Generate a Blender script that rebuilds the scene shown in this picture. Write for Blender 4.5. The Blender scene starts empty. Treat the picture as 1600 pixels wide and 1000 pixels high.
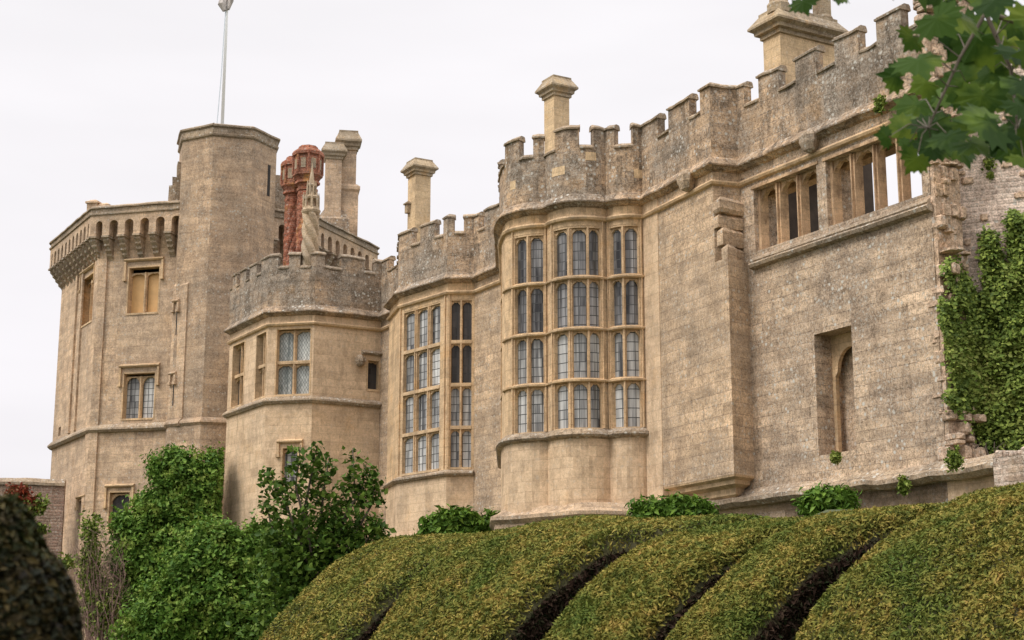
import bpy, bmesh, math, random
import numpy as np
from mathutils import Vector, Matrix
random.seed(7); rng = np.random.default_rng(7)
R = math.radians
SC = bpy.context.scene
COL = SC.collection

# ------------------------------------------------------------------ camera
FPX = 2450.0
PITCH = math.atan(522 / FPX)
CP, SP = math.cos(PITCH), math.sin(PITCH)
cam = bpy.data.cameras.new('camera'); cam_o = bpy.data.objects.new('camera', cam); COL.objects.link(cam_o)
cam.sensor_width = 36; cam.lens = FPX / 1600 * 36
cam.clip_start = 0.1; cam.clip_end = 3000
cam_o.location = (0, 0, 0); cam_o.rotation_euler = (R(90) + PITCH, 0, 0)
cam.dof.use_dof = True; cam.dof.focus_distance = 45; cam.dof.aperture_fstop = 10
SC.camera = cam_o

# ------------------------------------------------------------------ world: overcast sky
SUN_EL, SUN_AZ = R(50), R(-118)      # azimuth measured from +Y towards +X
w = bpy.data.worlds.new('World'); SC.world = w; w.use_nodes = True
nt = w.node_tree; nt.nodes.clear()
def wn(t, **k):
    n = nt.nodes.new(t)
    for a, b in k.items(): setattr(n, a, b)
    return n
out = wn('ShaderNodeOutputWorld'); bg = wn('ShaderNodeBackground')
sky = wn('ShaderNodeTexSky', sky_type='NISHITA', sun_disc=False, sun_elevation=SUN_EL, sun_rotation=SUN_AZ, air_density=1.0, dust_density=3.0)
tc = wn('ShaderNodeTexCoord'); sep = wn('ShaderNodeSeparateXYZ')
nt.links.new(tc.outputs['Generated'], sep.inputs[0])
ramp = wn('ShaderNodeValToRGB')      # CIE-like overcast: brighter towards the zenith
e = ramp.color_ramp.elements
e[0].position = 0.0; e[0].color = (7.05, 6.8, 7.05, 1)
e[1].position = 1.0; e[1].color = (22, 21.8, 22, 1)
m_ = e.new(0.42); m_.color = (7.6, 7.4, 7.55, 1); m_ = e.new(0.62); m_.color = (13.5, 13.4, 13.5, 1)
nt.links.new(sep.outputs['Z'], ramp.inputs[0])
mapn = wn('ShaderNodeMapping'); mapn.inputs['Scale'].default_value = (1.2, 1.2, 5)
mapn.inputs['Location'].default_value = (.35, .2, .1); nt.links.new(tc.outputs['Generated'], mapn.inputs[0])
no = wn('ShaderNodeTexNoise'); no.inputs['Scale'].default_value = 1.6; no.inputs['Detail'].default_value = 4
nt.links.new(mapn.outputs[0], no.inputs[0])
mr = wn('ShaderNodeMapRange'); mr.inputs[1].default_value = .3; mr.inputs[2].default_value = .7; mr.inputs[3].default_value = .87; mr.inputs[4].default_value = 1.03
nt.links.new(no.outputs[0], mr.inputs[0])
mul = wn('ShaderNodeVectorMath', operation='SCALE'); nt.links.new(ramp.outputs[0], mul.inputs[0]); nt.links.new(mr.outputs[0], mul.inputs['Scale'])
mx = wn('ShaderNodeMix', data_type='RGBA'); mx.inputs[0].default_value = 0.04
nt.links.new(mul.outputs[0], mx.inputs[6]); nt.links.new(sky.outputs[0], mx.inputs[7])
nt.links.new(mx.outputs[2], bg.inputs[0]); bg.inputs[1].default_value = 0.1
nt.links.new(bg.outputs[0], out.inputs[0])

sl = bpy.data.lights.new('sun', 'SUN'); sl.energy = 1.5; sl.angle = R(22); sl.color = (1, .96, .9)
so = bpy.data.objects.new('sun', sl); COL.objects.link(so)
sd = Vector((math.sin(SUN_AZ) * math.cos(SUN_EL), math.cos(SUN_AZ) * math.cos(SUN_EL), math.sin(SUN_EL)))
so.rotation_euler = sd.to_track_quat('Z', 'Y').to_euler()
SC.view_settings.view_transform = 'Standard'; SC.view_settings.look = 'None'
SC.view_settings.exposure = 0.45; SC.view_settings.gamma = 1
SC.cycles.max_bounces = 6; SC.cycles.transparent_max_bounces = 4

# ------------------------------------------------------------------ node helpers
class NT:
    def __init__(s, name):
        s.m = bpy.data.materials.new(name); s.m.use_nodes = True; s.t = s.m.node_tree
        s.b = s.t.nodes['Principled BSDF']
    def n(s, t, ins=None, **k):
        n = s.t.nodes.new(t)
        for a, b in k.items(): setattr(n, a, b)
        if ins:
            for i, v in ins.items():
                if isinstance(v, bpy.types.NodeSocket): s.t.links.new(v, n.inputs[i])
                else: n.inputs[i].default_value = v
        return n
    def L(s, a, b): s.t.links.new(a, b)
    def math(s, op, a, b=None, c=None):
        n = s.n('ShaderNodeMath', operation=op)
        for i, v in enumerate((a, b, c)):
            if v is None: continue
            if isinstance(v, bpy.types.NodeSocket): s.L(v, n.inputs[i])
            else: n.inputs[i].default_value = v
        return n.outputs[0]
    def mr(s, v, a, b, c=0., d=1.):
        return s.n('ShaderNodeMapRange', {0: v, 1: a, 2: b, 3: c, 4: d}).outputs[0]
    def mix(s, f, a, b, bt='MIX'):
        n = s.n('ShaderNodeMix', data_type='RGBA', blend_type=bt)
        for i, v in ((0, f), (6, a), (7, b)):
            if isinstance(v, bpy.types.NodeSocket): s.L(v, n.inputs[i])
            else: n.inputs[i].default_value = v if i == 0 else (tuple(v) + (1,) if len(v) == 3 else v)
        return n.outputs[2]
    def noise(s, vec, scale, detail=4, rough=.55):
        return s.n('ShaderNodeTexNoise', {'Vector': vec, 'Scale': scale, 'Detail': detail, 'Roughness': rough}).outputs[0]
    def map(s, vec, sc):
        return s.n('ShaderNodeMapping', {0: vec, 3: sc}).outputs[0]

def stone(name, c1, c2, mortar, grey=(.2, .18, .155), g_amt=.5, dark=(.16, .125, .085), d_amt=.4, lichen=.3,
          rust=.05, bw=.62, bh=.3, contrast=.3, mort_w=.012, bump=.35):
    N = NT(name)
    uv = N.n('ShaderNodeTexCoord').outputs['UV']; ob = N.n('ShaderNodeNewGeometry').outputs['Position']
    d = N.n('ShaderNodeVectorMath', {0: N.n('ShaderNodeTexNoise', {'Vector': uv, 'Scale': 3.0, 'Detail': 3.}).outputs[1], 1: (.5, .5, .5)}, operation='SUBTRACT').outputs[0]
    d = N.n('ShaderNodeVectorMath', {0: d, 'Scale': .045}, operation='SCALE').outputs[0]
    p = N.n('ShaderNodeVectorMath', {0: uv, 1: d}, operation='ADD').outputs[0]
    sp = N.n('ShaderNodeSeparateXYZ', {0: p}); u, v = sp.outputs[0], sp.outputs[1]
    row = N.math('FLOOR', N.math('DIVIDE', v, bh))
    w1 = N.n('ShaderNodeTexWhiteNoise', {'W': row}, noise_dimensions='1D').outputs[0]
    w2 = N.n('ShaderNodeTexWhiteNoise', {'W': N.math('ADD', row, 71.3)}, noise_dimensions='1D').outputs[0]
    u2 = N.math('ADD', N.math('MULTIPLY', u, N.math('MULTIPLY_ADD', w1, .8, .65)), N.math('MULTIPLY', w2, 7.))
    pv = N.n('ShaderNodeCombineXYZ', {0: u2, 1: v}).outputs[0]
    br = N.n('ShaderNodeTexBrick', {'Vector': pv, 'Color1': c1 + (1,), 'Color2': c2 + (1,), 'Mortar': tuple((m * 1.6 + b_ * .4) / 2. * .97 for m, b_ in zip(mortar, c2)) + (1,), 'Scale': 1., 'Mortar Size': mort_w,
                                    'Mortar Smooth': .6, 'Bias': -.1, 'Brick Width': bw, 'Row Height': bh}, offset=0.)
    c = br.outputs[0]
    big = N.noise(ob, .45, 5, .6); mid = N.noise(ob, 2.3, 6, .65); fine = N.noise(ob, 11., 8, .72); vf = N.noise(ob, 30., 3, .6)
    # weathering: brown-grey patches broken up by finer noise
    f = N.math('ADD', N.math('MULTIPLY', big, .7), N.math('MULTIPLY', fine, .45))
    c = N.mix(N.math('MULTIPLY', N.mr(f, .53, .64), g_amt), c, grey)
    st = N.noise(N.map(uv, (1.5, .5, 1)), 1.4, 6, .65)
    c = N.mix(N.math('MULTIPLY', N.mr(N.math('ADD', st, N.math('MULTIPLY', mid, .35)), .64, .77), d_amt), c, dark)
    c = N.mix(N.math('MULTIPLY', N.mr(N.noise(ob, 1.1, 4, .6), .58, .68), rust), c, (.42, .24, .07))
    # fine contrast
    k = N.mr(N.math('ADD', N.math('MULTIPLY', fine, .6), N.math('MULTIPLY', vf, .4)), .41, .59, 1 - contrast, 1 + contrast)
    k2 = N.mr(N.noise(N.map(uv, (.45, 3.1, 1)), 1.1, 5, .6), .38, .62, 1 - contrast * .45, 1 + contrast * .4)
    k = N.math('MULTIPLY', k, k2)
    kk = N.n('ShaderNodeCombineXYZ', {0: k, 1: k, 2: k}).outputs[0]
    c = N.n('ShaderNodeVectorMath', {0: c, 1: kk}, operation='MULTIPLY').outputs[0]
    c = N.n('ShaderNodeVectorMath', {0: c, 1: (1.38, 1.25, 1.15)}, operation='MULTIPLY').outputs[0]
    # pale lichen spots
    vor = N.n('ShaderNodeTexVoronoi', {'Vector': ob, 'Scale': 5.5}).outputs[0]
    m = N.math('MULTIPLY', N.mr(N.math('ADD', vor, N.math('MULTIPLY', fine, .5)), .52, .42), N.mr(N.noise(ob, .8, 4, .6), .42, .55))
    m2 = N.math('MULTIPLY', N.mr(N.noise(ob, 16., 4, .7), .54, .61), N.mr(N.noise(ob, 1.3, 3, .6), .38, .6, .15, 1.))
    c = N.mix(N.math('MULTIPLY', N.math('MAXIMUM', m, N.math('MULTIPLY', m2, .65)), lichen), c, (.52, .49, .43))
    N.L(c, N.b.inputs['Base Color']); N.b.inputs['Roughness'].default_value = .95
    N.b.inputs['Specular IOR Level'].default_value = .15
    h = N.math('SUBTRACT', N.math('ADD', N.math('MULTIPLY', fine, .6), N.math('MULTIPLY', mid, .6)), N.math('MULTIPLY', br.outputs[1], .16))
    b = N.n('ShaderNodeBump', {'Strength': bump, 'Distance': .06, 'Height': h}); N.L(b.outputs[0], N.b.inputs['Normal'])
    return N.m

def rubble(name, cs, mortar, sx=2.2, sy=4.6, mw=.055, bump=.8, grey=.3):
    N = NT(name)
    uv = N.n('ShaderNodeTexCoord').outputs['UV']; ob = N.n('ShaderNodeNewGeometry').outputs['Position']
    d = N.n('ShaderNodeTexNoise', {'Vector': uv, 'Scale': 2.2, 'Detail': 3.}).outputs[1]
    p = N.n('ShaderNodeVectorMath', {0: uv, 1: N.n('ShaderNodeVectorMath', {0: d, 'Scale': .22}, operation='SCALE').outputs[0]}, operation='ADD').outputs[0]
    q = N.map(p, (sx, sy, 1))
    ve = N.n('ShaderNodeTexVoronoi', {'Vector': q, 'Scale': 1.}, feature='DISTANCE_TO_EDGE', voronoi_dimensions='2D').outputs[0]
    vc = N.n('ShaderNodeTexVoronoi', {'Vector': q, 'Scale': 1.}, voronoi_dimensions='2D').outputs[1]
    s_ = N.n('ShaderNodeSeparateXYZ', {0: vc}).outputs[0]
    rp = N.n('ShaderNodeValToRGB', {0: s_}); el = rp.color_ramp.elements
    el[0].color = cs[0] + (1,); el[1].color = cs[-1] + (1,)
    for i, cc in enumerate(cs[1:-1]): el.new((i + 1) / (len(cs) - 1)).color = cc + (1,)
    fine = N.noise(ob, 14., 7, .7)
    c = N.mix(N.mr(ve, mw, mw * .3), rp.outputs[0], mortar)
    c = N.mix(N.math('MULTIPLY', N.mr(N.noise(ob, 1.2, 5), .5, .68), grey), c, (.16, .14, .12))
    k = N.mr(fine, .3, .7, .6, 1.4); kk = N.n('ShaderNodeCombineXYZ', {0: k, 1: k, 2: k}).outputs[0]
    c = N.n('ShaderNodeVectorMath', {0: c, 1: kk}, operation='MULTIPLY').outputs[0]
    N.L(c, N.b.inputs['Base Color']); N.b.inputs['Roughness'].default_value = .95; N.b.inputs['Specular IOR Level'].default_value = .15
    h = N.math('ADD', N.math('MULTIPLY', fine, .3), N.mr(ve, 0., .16))
    b = N.n('ShaderNodeBump', {'Strength': bump, 'Distance': .06, 'Height': h}); N.L(b.outputs[0], N.b.inputs['Normal'])
    return N.m

def leafmat(name, cols, rough=.5, patch=None, trans=.12, pscale=1.0, smooth=0.):
    """leaf colours vary per leaf (island) and over the plant"""
    N = NT(name)
    g = N.n('ShaderNodeNewGeometry'); ob = g.outputs['Position']
    fac = g.outputs['Random Per Island']
    if smooth: fac = N.math('ADD', N.math('MULTIPLY', fac, 1 - smooth), N.math('MULTIPLY', N.mr(N.noise(ob, 5.5, 7, .75), .36, .64), smooth))
    rp = N.n('ShaderNodeValToRGB', {0: fac}); el = rp.color_ramp.elements
    el[0].color = cols[0] + (1,); el[1].color = cols[-1] + (1,)
    for i, cc in enumerate(cols[1:-1]): el.new((i + 1) / (len(cols) - 1)).color = cc + (1,)
    c = rp.outputs[0]
    if patch:
        c = N.mix(N.mr(N.noise(ob, pscale, 4, .6), .5, .66), c, N.mix(g.outputs['Random Per Island'], patch[0], patch[1]))
    N.L(c, N.b.inputs['Base Color']); N.b.inputs['Roughness'].default_value = rough
    N.b.inputs['Specular IOR Level'].default_value = .12
    tr = N.n('ShaderNodeBsdfTranslucent', {0: c}); mx = N.n('ShaderNodeMixShader', {0: trans, 1: N.b.outputs[0], 2: tr.outputs[0]})
    o = [n for n in N.t.nodes if n.type == 'OUTPUT_MATERIAL'][0]; N.L(mx.outputs[0], o.inputs[0])
    return N.m

def plain(name, col, rough=.8, nscale=8., var=.25, metallic=0., bump=.2):
    N = NT(name); ob = N.n('ShaderNodeNewGeometry').outputs['Position']
    f = N.noise(ob, nscale, 5, .65)
    N.L(N.mix(N.mr(f, .3, .7), tuple(x * (1 - var) for x in col), tuple(min(1, x * (1 + var)) for x in col)), N.b.inputs['Base Color'])
    N.b.inputs['Roughness'].default_value = rough; N.b.inputs['Metallic'].default_value = metallic
    b = N.n('ShaderNodeBump', {'Strength': bump, 'Distance': .02, 'Height': f}); N.L(b.outputs[0], N.b.inputs['Normal'])
    return N.m

def glassmat(name, lo, hi, gx=.21, gy=.27, diamond=False, lead=(.05, .05, .05), refl=.35):
    N = NT(name); uv = N.n('ShaderNodeTexCoord').outputs['UV']
    oi = N.n('ShaderNodeObjectInfo').outputs['Random']; ob = N.n('ShaderNodeNewGeometry').outputs['Position']
    sp = N.n('ShaderNodeSeparateXYZ', {0: uv}); u, v = sp.outputs[0], sp.outputs[1]
    if diamond:
        a = N.math('DIVIDE', N.math('ADD', u, N.math('MULTIPLY', v, .6)), gx); b_ = N.math('DIVIDE', N.math('SUBTRACT', u, N.math('MULTIPLY', v, .6)), gx)
    else:
        a = N.math('DIVIDE', u, gx); b_ = N.math('DIVIDE', v, gy)
    fa = N.math('ABSOLUTE', N.math('SUBTRACT', N.math('FRACT', a), .5)); fb = N.math('ABSOLUTE', N.math('SUBTRACT', N.math('FRACT', b_), .5))
    line = N.math('MAXIMUM', N.math('GREATER_THAN', fa, .445), N.math('GREATER_THAN', fb, .455))
    # quarry by quarry tone, plus the folds of pale curtains hanging behind
    wq = N.n('ShaderNodeTexWhiteNoise', {0: N.n('ShaderNodeCombineXYZ', {0: N.math('FLOOR', a), 1: N.math('FLOOR', b_), 2: oi}).outputs[0]}).outputs[0]
    cur = N.noise(N.map(ob, (5, 5, .25)), 1.6, 3)
    t = N.math('ADD', N.math('MULTIPLY', wq, .3), N.math('ADD', N.math('MULTIPLY', oi, .55), N.mr(cur, .35, .65, -.3, .35)))
    t = N.n('ShaderNodeClamp', {0: t}).outputs[0]
    c = N.mix(t, lo, hi); c = N.mix(line, c, lead)
    N.L(c, N.b.inputs['Base Color']); N.L(N.math('MULTIPLY_ADD', line, .5, .08), N.b.inputs['Roughness'])
    N.b.inputs['Specular IOR Level'].default_value = refl; N.b.inputs['IOR'].default_value = 1.5
    h = N.math('ADD', N.math('MULTIPLY', line, .5), N.math('MULTIPLY', wq, .35))
    n2 = N.noise(ob, 6., 2)
    b = N.n('ShaderNodeBump', {'Strength': .25, 'Distance': .02, 'Height': N.math('ADD', h, n2)}); N.L(b.outputs[0], N.b.inputs['Normal'])
    return N.m

M = dict(
    warm=stone('stone_dressed', (.50, .385, .245), (.43, .325, .205), (.34, .26, .17), grey=(.29, .24, .18), g_amt=.35, d_amt=.45, lichen=.14, contrast=.2, bump=.2, rust=.25),
    plain_wall=stone('stone_bay_wall', (.50, .40, .28), (.41, .32, .22), (.37, .285, .2), grey=(.38, .32, .25), g_amt=.35, d_amt=.35, lichen=.2, contrast=.17, bump=.25, rust=.12),
    mull=stone('stone_stained_mullion', (.47, .35, .225), (.40, .29, .185), (.33, .25, .16), grey=(.26, .2, .145), g_amt=.4, dark=(.10, .068, .045), d_amt=.65, lichen=.1, contrast=.22, bump=.25),
    wall=stone('stone_range_wall', (.44, .345, .24), (.32, .25, .175), (.24, .185, .135), grey=(.21, .18, .145), g_amt=.55, dark=(.17, .135, .10), d_amt=.4, lichen=.6, contrast=.4),
    ruin=stone('stone_ruined_wall', (.42, .34, .25), (.29, .235, .175), (.22, .175, .13), grey=(.19, .16, .13), g_amt=.65, dark=(.155, .12, .09), d_amt=.4, lichen=1., contrast=.5, bh=.27),
    parapet=stone('stone_parapet', (.35, .265, .18), (.26, .205, .15), (.18, .15, .12), grey=(.165, .152, .132), g_amt=.85, dark=(.10, .083, .065), d_amt=.7, lichen=.9, contrast=.52, bw=.8, bh=.34, rust=.15),
    coping=stone('stone_coping', (.31, .255, .185), (.26, .21, .155), (.13, .11, .085), grey=(.155, .14, .12), g_amt=.65, d_amt=.5, lichen=.9, contrast=.45, bw=.75, bh=2.),
    tower=stone('stone_tower', (.47, .365, .255), (.36, .275, .195), (.29, .225, .16), grey=(.25, .21, .165), g_amt=.5, dark=(.19, .15, .115), d_amt=.5, lichen=.45, contrast=.32, bh=.33, bw=.8, rust=.12),
    turret=stone('stone_turret', (.385, .295, .205), (.31, .235, .165), (.26, .2, .145), grey=(.2, .17, .135), g_amt=.6, dark=(.16, .13, .1), d_amt=.5, lichen=.55, contrast=.36, bh=.33, bw=.8),
    chim=stone('stone_chimney', (.53, .42, .265), (.45, .35, .22), (.36, .27, .17), grey=(.34, .28, .2), g_amt=.4, d_amt=.35, lichen=.2, contrast=.2, rust=.3, bh=.28),
    chimgrey=stone('stone_chimney_cap', (.36, .30, .2), (.29, .24, .165), (.2, .17, .12), grey=(.19, .17, .14), g_amt=.7, d_amt=.5, lichen=.5, contrast=.35, rust=.4),
    brick=stone('brick_red', (.26, .085, .048), (.165, .056, .034), (.3, .19, .14), grey=(.2, .12, .09), g_amt=.4, dark=(.10, .045, .03), d_amt=.6, lichen=.35, contrast=.45, bw=.23, bh=.08, rust=.5),
    spiral=stone('stone_pinnacle', (.40, .33, .235), (.34, .28, .2), (.3, .25, .18), grey=(.2, .18, .15), g_amt=.7, d_amt=.5, lichen=.5, contrast=.3, bh=.5),
    rubble=stone('rubble_white', (.52, .455, .40), (.44, .375, .325), (.55, .48, .43), grey=(.36, .31, .27), g_amt=.4, dark=(.2, .145, .115), d_amt=.45, lichen=.8, contrast=.42, bw=.3, bh=.13, mort_w=.03, bump=.8),
    tooth=stone('stone_broken', (.42, .33, .25), (.33, .25, .18), (.3, .22, .16), grey=(.24, .2, .17), g_amt=.5, d_amt=.5, lichen=.6, contrast=.5, bh=3., bw=5., rust=.2),
    lowrub=stone('rubble_grey', (.36, .30, .25), (.24, .195, .165), (.46, .41, .36), grey=(.2, .175, .15), g_amt=.6, d_amt=.4, lichen=.8, contrast=.4, bw=.34, bh=.16, mort_w=.035, bump=.9),
    redrub=stone('rubble_red', (.30, .20, .16), (.20, .14, .115), (.3, .24, .2), grey=(.2, .165, .14), g_amt=.6, d_amt=.4, lichen=.5, contrast=.42, bw=.32, bh=.13, mort_w=.03, bump=.9),
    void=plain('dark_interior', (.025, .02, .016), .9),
    shade=plain('interior_stone_shaded', (.055, .038, .027), .95, 3., .4),  # stone colour darkened to paint the shade behind the left openings
    lead_roof=plain('lead_roof', (.2, .2, .2), .7),
    board=plain('shutter_board', (.60, .36, .15), .6, 3., .12),
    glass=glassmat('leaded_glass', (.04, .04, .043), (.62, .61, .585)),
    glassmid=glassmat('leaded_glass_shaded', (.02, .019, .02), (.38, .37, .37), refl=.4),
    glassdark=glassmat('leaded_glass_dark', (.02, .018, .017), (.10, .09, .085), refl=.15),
    glassdia=glassmat('diamond_glass', (.16, .18, .17), (.62, .63, .6), gx=.115, diamond=True),
    white=plain('white_paint', (.9, .89, .87), .5, 20., .05),
    rope=plain('rope', (.55, .6, .65), .8, 20., .05),
    metal=plain('pipe_metal', (.16, .13, .11), .6),
    timber=plain('old_timber', (.17, .09, .06), .8, 6., .35),
    bark=plain('bark', (.11, .085, .06), .9, 15., .3),
    twig=plain('dry_twig', (.22, .135, .11), .9, 15., .3),
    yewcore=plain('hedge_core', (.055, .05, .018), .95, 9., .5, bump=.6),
    yewdead_shaded=plain('hedge_wood_shaded', (.035, .02, .014), .95, 12., .5, bump=.8),  # brown inner wood, darkened further so gap shade is in the colour
)
LM = dict(
    yew=leafmat('yew_tips', [(.045, .06, .014), (.10, .12, .024), (.20, .185, .038), (.31, .24, .058), (.34, .20, .065)], .8, ((.06, .10, .018), (.16, .18, .034)), .12, 1.3, .6),
    yewin=leafmat('yew_inner_shaded', [(.03, .018, .012), (.05, .028, .018), (.02, .03, .01)], .8, None, .05),  # brown inner growth, tones lowered to paint the gap shade
    yewfore=leafmat('yew_dark', [(.010, .012, .006), (.018, .02, .008), (.06, .042, .012), (.010, .008, .006)], .6, ((.03, .05, .01), (.075, .06, .012)), .03, 5.),
    climb=leafmat('climber_leaves', [(.04, .095, .014), (.10, .20, .028), (.18, .29, .05), (.06, .13, .02)], .5, ((.19, .31, .04), (.34, .38, .09)), .25, 1.6),
    maple=leafmat('maple_leaves', [(.03, .065, .01), (.07, .13, .018), (.14, .21, .035)], .5, None, .2),
    bush=leafmat('bush_leaves', [(.05, .10, .015), (.10, .19, .025), (.17, .27, .04)], .45, None, .2),
    ivy=leafmat('ivy_leaves', [(.05, .08, .016), (.14, .20, .035), (.27, .33, .065), (.08, .13, .025)], .5, ((.17, .25, .04), (.33, .34, .09)), .12, .7),
    fore=leafmat('foreground_leaves', [(.016, .042, .005), (.035, .075, .008), (.07, .12, .012)], .6, ((.08, .14, .014), (.17, .21, .025)), .35, 7.),
    red=leafmat('red_creeper', [(.32, .06, .03), (.2, .05, .03), (.12, .1, .03)], .5),
)

# ------------------------------------------------------------------ camera geometry helpers (used to read true positions)
def UF(py):
    yu = 500 - py
    return yu * CP + FPX * SP, FPX * CP - yu * SP
def at(px, py, Y):
    U, F = UF(py); return ((px - 800) / F * Y, Y, U / F * Y)
def projx(x, y, z): return 800 + FPX * x / (y * CP + z * SP)

class Path:
    """plan polyline walked left to right as seen from the garden; +offset is towards the garden"""
    def __init__(s, pts, closed=False):
        s.p = np.array(pts, float); s.closed = closed
        if closed: s.p = np.vstack([s.p, s.p[:1]])
        d = np.diff(s.p, axis=0); s.l = np.hypot(d[:, 0], d[:, 1]); s.c = np.concatenate([[0], np.cumsum(s.l)]); s.L = s.c[-1]
        s.d = d / s.l[:, None]; s.n = np.stack([s.d[:, 1], -s.d[:, 0]], 1)
    def seg(s, t): return int(min(max(np.searchsorted(s.c, t + 1e-7) - 1, 0), len(s.l) - 1))
    def at(s, t, o=0.):
        i = s.seg(t); n = s.n[i]
        j = None
        if abs(t - s.c[i]) < 1e-5:
            if i > 0: j = i - 1
            elif s.closed: j = len(s.l) - 1
        if i == len(s.l) - 1 and abs(t - s.L) < 1e-5 and s.closed: j = 0
        if j is not None:
            n2 = s.n[i] + s.n[j]; q = n2.dot(n2)
            if q > .3: n = n2 * 2 / q
        p = s.p[i] + s.d[i] * (t - s.c[i]); return p + n * o
    def sof(s, px, z, s0=0., s1=None):
        t = np.arange(s0, s1 if s1 else s.L, .01); i = np.clip(np.searchsorted(s.c, t, side='right') - 1, 0, len(s.l) - 1)
        P = s.p[i] + s.d[i] * (t - s.c[i])[:, None]
        return float(t[np.argmin(np.abs(projx(P[:, 0], P[:, 1], z) - px))])
    def stations(s, a, b, step=None):
        v = [a] + [x for x in s.c if a + 1e-4 < x < b - 1e-4] + [b]
        if step:
            r = [v[0]]
            for x, y in zip(v, v[1:]):
                k = max(1, int((y - x) / step)); r += [x + (y - x) * j / k for j in range(1, k + 1)]
            v = r
        return v

class MB:
    def __init__(s): s.v = []; s.f = []
    def add(s, vs, fs):
        b = len(s.v); s.v += [tuple(map(float, x)) for x in vs]; s.f += [tuple(i + b for i in f) for f in fs]
    def extrude(s, path, prof, a, b, step=None, jit=0., jo=0.):
        st = path.stations(a, b, step); n = len(prof); vs = []
        for t in st:
            dz = random.uniform(-jit, jit); do = random.uniform(-jo, jo)
            for o, z in prof:
                x, y = path.at(t, o + do); vs.append((x, y, z + dz))
        fs = [(k * n + i, k * n + (i + 1) % n, (k + 1) * n + (i + 1) % n, (k + 1) * n + i) for k in range(len(st) - 1) for i in range(n)]
        if not (path.closed and b - a > path.L - 1e-3):
            fs += [tuple(range(n))[::-1], tuple((len(st) - 1) * n + i for i in range(n))]
        s.add(vs, fs)
    def slab(s, path, a, b, z0, z1, o0, o1, step=None, jit=0., jo=0.):
        s.extrude(path, [(o0, z0), (o1, z0), (o1, z1), (o0, z1)], a, b, step, jit, jo)
    def plate(s, path, poly, o0, o1):
        n = len(poly); vs = [tuple(path.at(t, o)) + (z,) for o in (o0, o1) for t, z in poly]
        s.add(vs, [tuple(range(n)), tuple(range(n, 2 * n))[::-1]] + [(i, (i + 1) % n, n + (i + 1) % n, n + i) for i in range(n)])
    def wall(s, path, a, b, z0, z1, ops=(), th=.4):
        ss = sorted(set([round(x, 5) for x in path.stations(a, b)] + [round(x, 5) for o in ops for x in o[:2]]))
        zs = sorted(set([z0, z1] + [x for o in ops for x in o[2:4]]))
        for p, q in zip(ss, ss[1:]):
            for c, d in zip(zs, zs[1:]):
                sm, zm = (p + q) / 2, (c + d) / 2
                if any(o[0] < sm < o[1] and o[2] < zm < o[3] for o in ops): continue
                A, B = path.at(p), path.at(q)
                s.add([(A[0], A[1], c), (B[0], B[1], c), (B[0], B[1], d), (A[0], A[1], d)], [(0, 1, 2, 3)])
        for o in ops:
            a_, b_, c, d = o
            for t in (a_, b_):
                A, B = path.at(t), path.at(t, -th); s.add([(A[0], A[1], c), (B[0], B[1], c), (B[0], B[1], d), (A[0], A[1], d)], [(0, 1, 2, 3)])
            st = path.stations(a_, b_)
            for z in (c, d):
                for p, q in zip(st, st[1:]):
                    A, B, C_, D = path.at(p), path.at(q), path.at(q, -th), path.at(p, -th)
                    s.add([(A[0], A[1], z), (B[0], B[1], z), (C_[0], C_[1], z), (D[0], D[1], z)], [(0, 1, 2, 3)])
    def box(s, c, dx, dy, dz, rot=0., jit=0.):
        cr, sr = math.cos(rot), math.sin(rot); vs = []
        for z in (-dz / 2, dz / 2):
            for x, y in ((-1, -1), (1, -1), (1, 1), (-1, 1)):
                X, Y = x * dx / 2, y * dy / 2
                vs.append((c[0] + X * cr - Y * sr + random.uniform(-jit, jit), c[1] + X * sr + Y * cr + random.uniform(-jit, jit), c[2] + z + random.uniform(-jit, jit)))
        s.add(vs, [(3, 2, 1, 0), (4, 5, 6, 7), (0, 1, 5, 4), (1, 2, 6, 5), (2, 3, 7, 6), (3, 0, 4, 7)])
    def rock(s, c, dx, dy, dz, rot=0., n=9):
        cr, sr = math.cos(rot), math.sin(rot); vs = []; k0 = [random.uniform(.82, 1.08) for _ in range(n)]
        for zf, sc in ((-.5, .86), (-.36, 1.), (.1, 1.), (.38, .97), (.5, .8)):
            tl = random.uniform(-.04, .04)
            for i in range(n):
                a = 2 * math.pi * i / n; q = (abs(math.cos(a)) ** 5 + abs(math.sin(a)) ** 5) ** (-1 / 5) * k0[i] * sc * random.uniform(.95, 1.04)
                X, Y = math.cos(a) * q * dx / 2, math.sin(a) * q * dy / 2
                vs.append((c[0] + X * cr - Y * sr, c[1] + X * sr + Y * cr, c[2] + dz * (zf + random.uniform(-.06, .06)) + tl * dz * X / dx * 4))
        m = 5; s.add(vs, [(k * n + i, k * n + (i + 1) % n, (k + 1) * n + (i + 1) % n, (k + 1) * n + i) for k in range(m - 1) for i in range(n)] + [tuple(range(n))[::-1], tuple((m - 1) * n + i for i in range(n))])
    def loft(s, c, rings, n=8, rot=0., sx=1., sy=1., wave=None, cap=True):
        """rings: (z, radius[, twist]); wave(angle)->radius factor"""
        vs = []
        for r_ in rings:
            z, r = r_[0], r_[1]; tw = r_[2] if len(r_) > 2 else 0.
            for i in range(n):
                a = 2 * math.pi * i / n; k = wave(a) if wave else 1.
                X, Y = math.cos(a + tw + (0 if True else 0)) * r * k * sx, math.sin(a + tw) * r * k * sy
                vs.append((c[0] + X * math.cos(rot) - Y * math.sin(rot), c[1] + X * math.sin(rot) + Y * math.cos(rot), z))
        fs = [(k * n + i, k * n + (i + 1) % n, (k + 1) * n + (i + 1) % n, (k + 1) * n + i) for k in range(len(rings) - 1) for i in range(n)]
        if cap: fs += [tuple(range(n))[::-1], tuple((len(rings) - 1) * n + i for i in range(n))]
        s.add(vs, fs)
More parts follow.
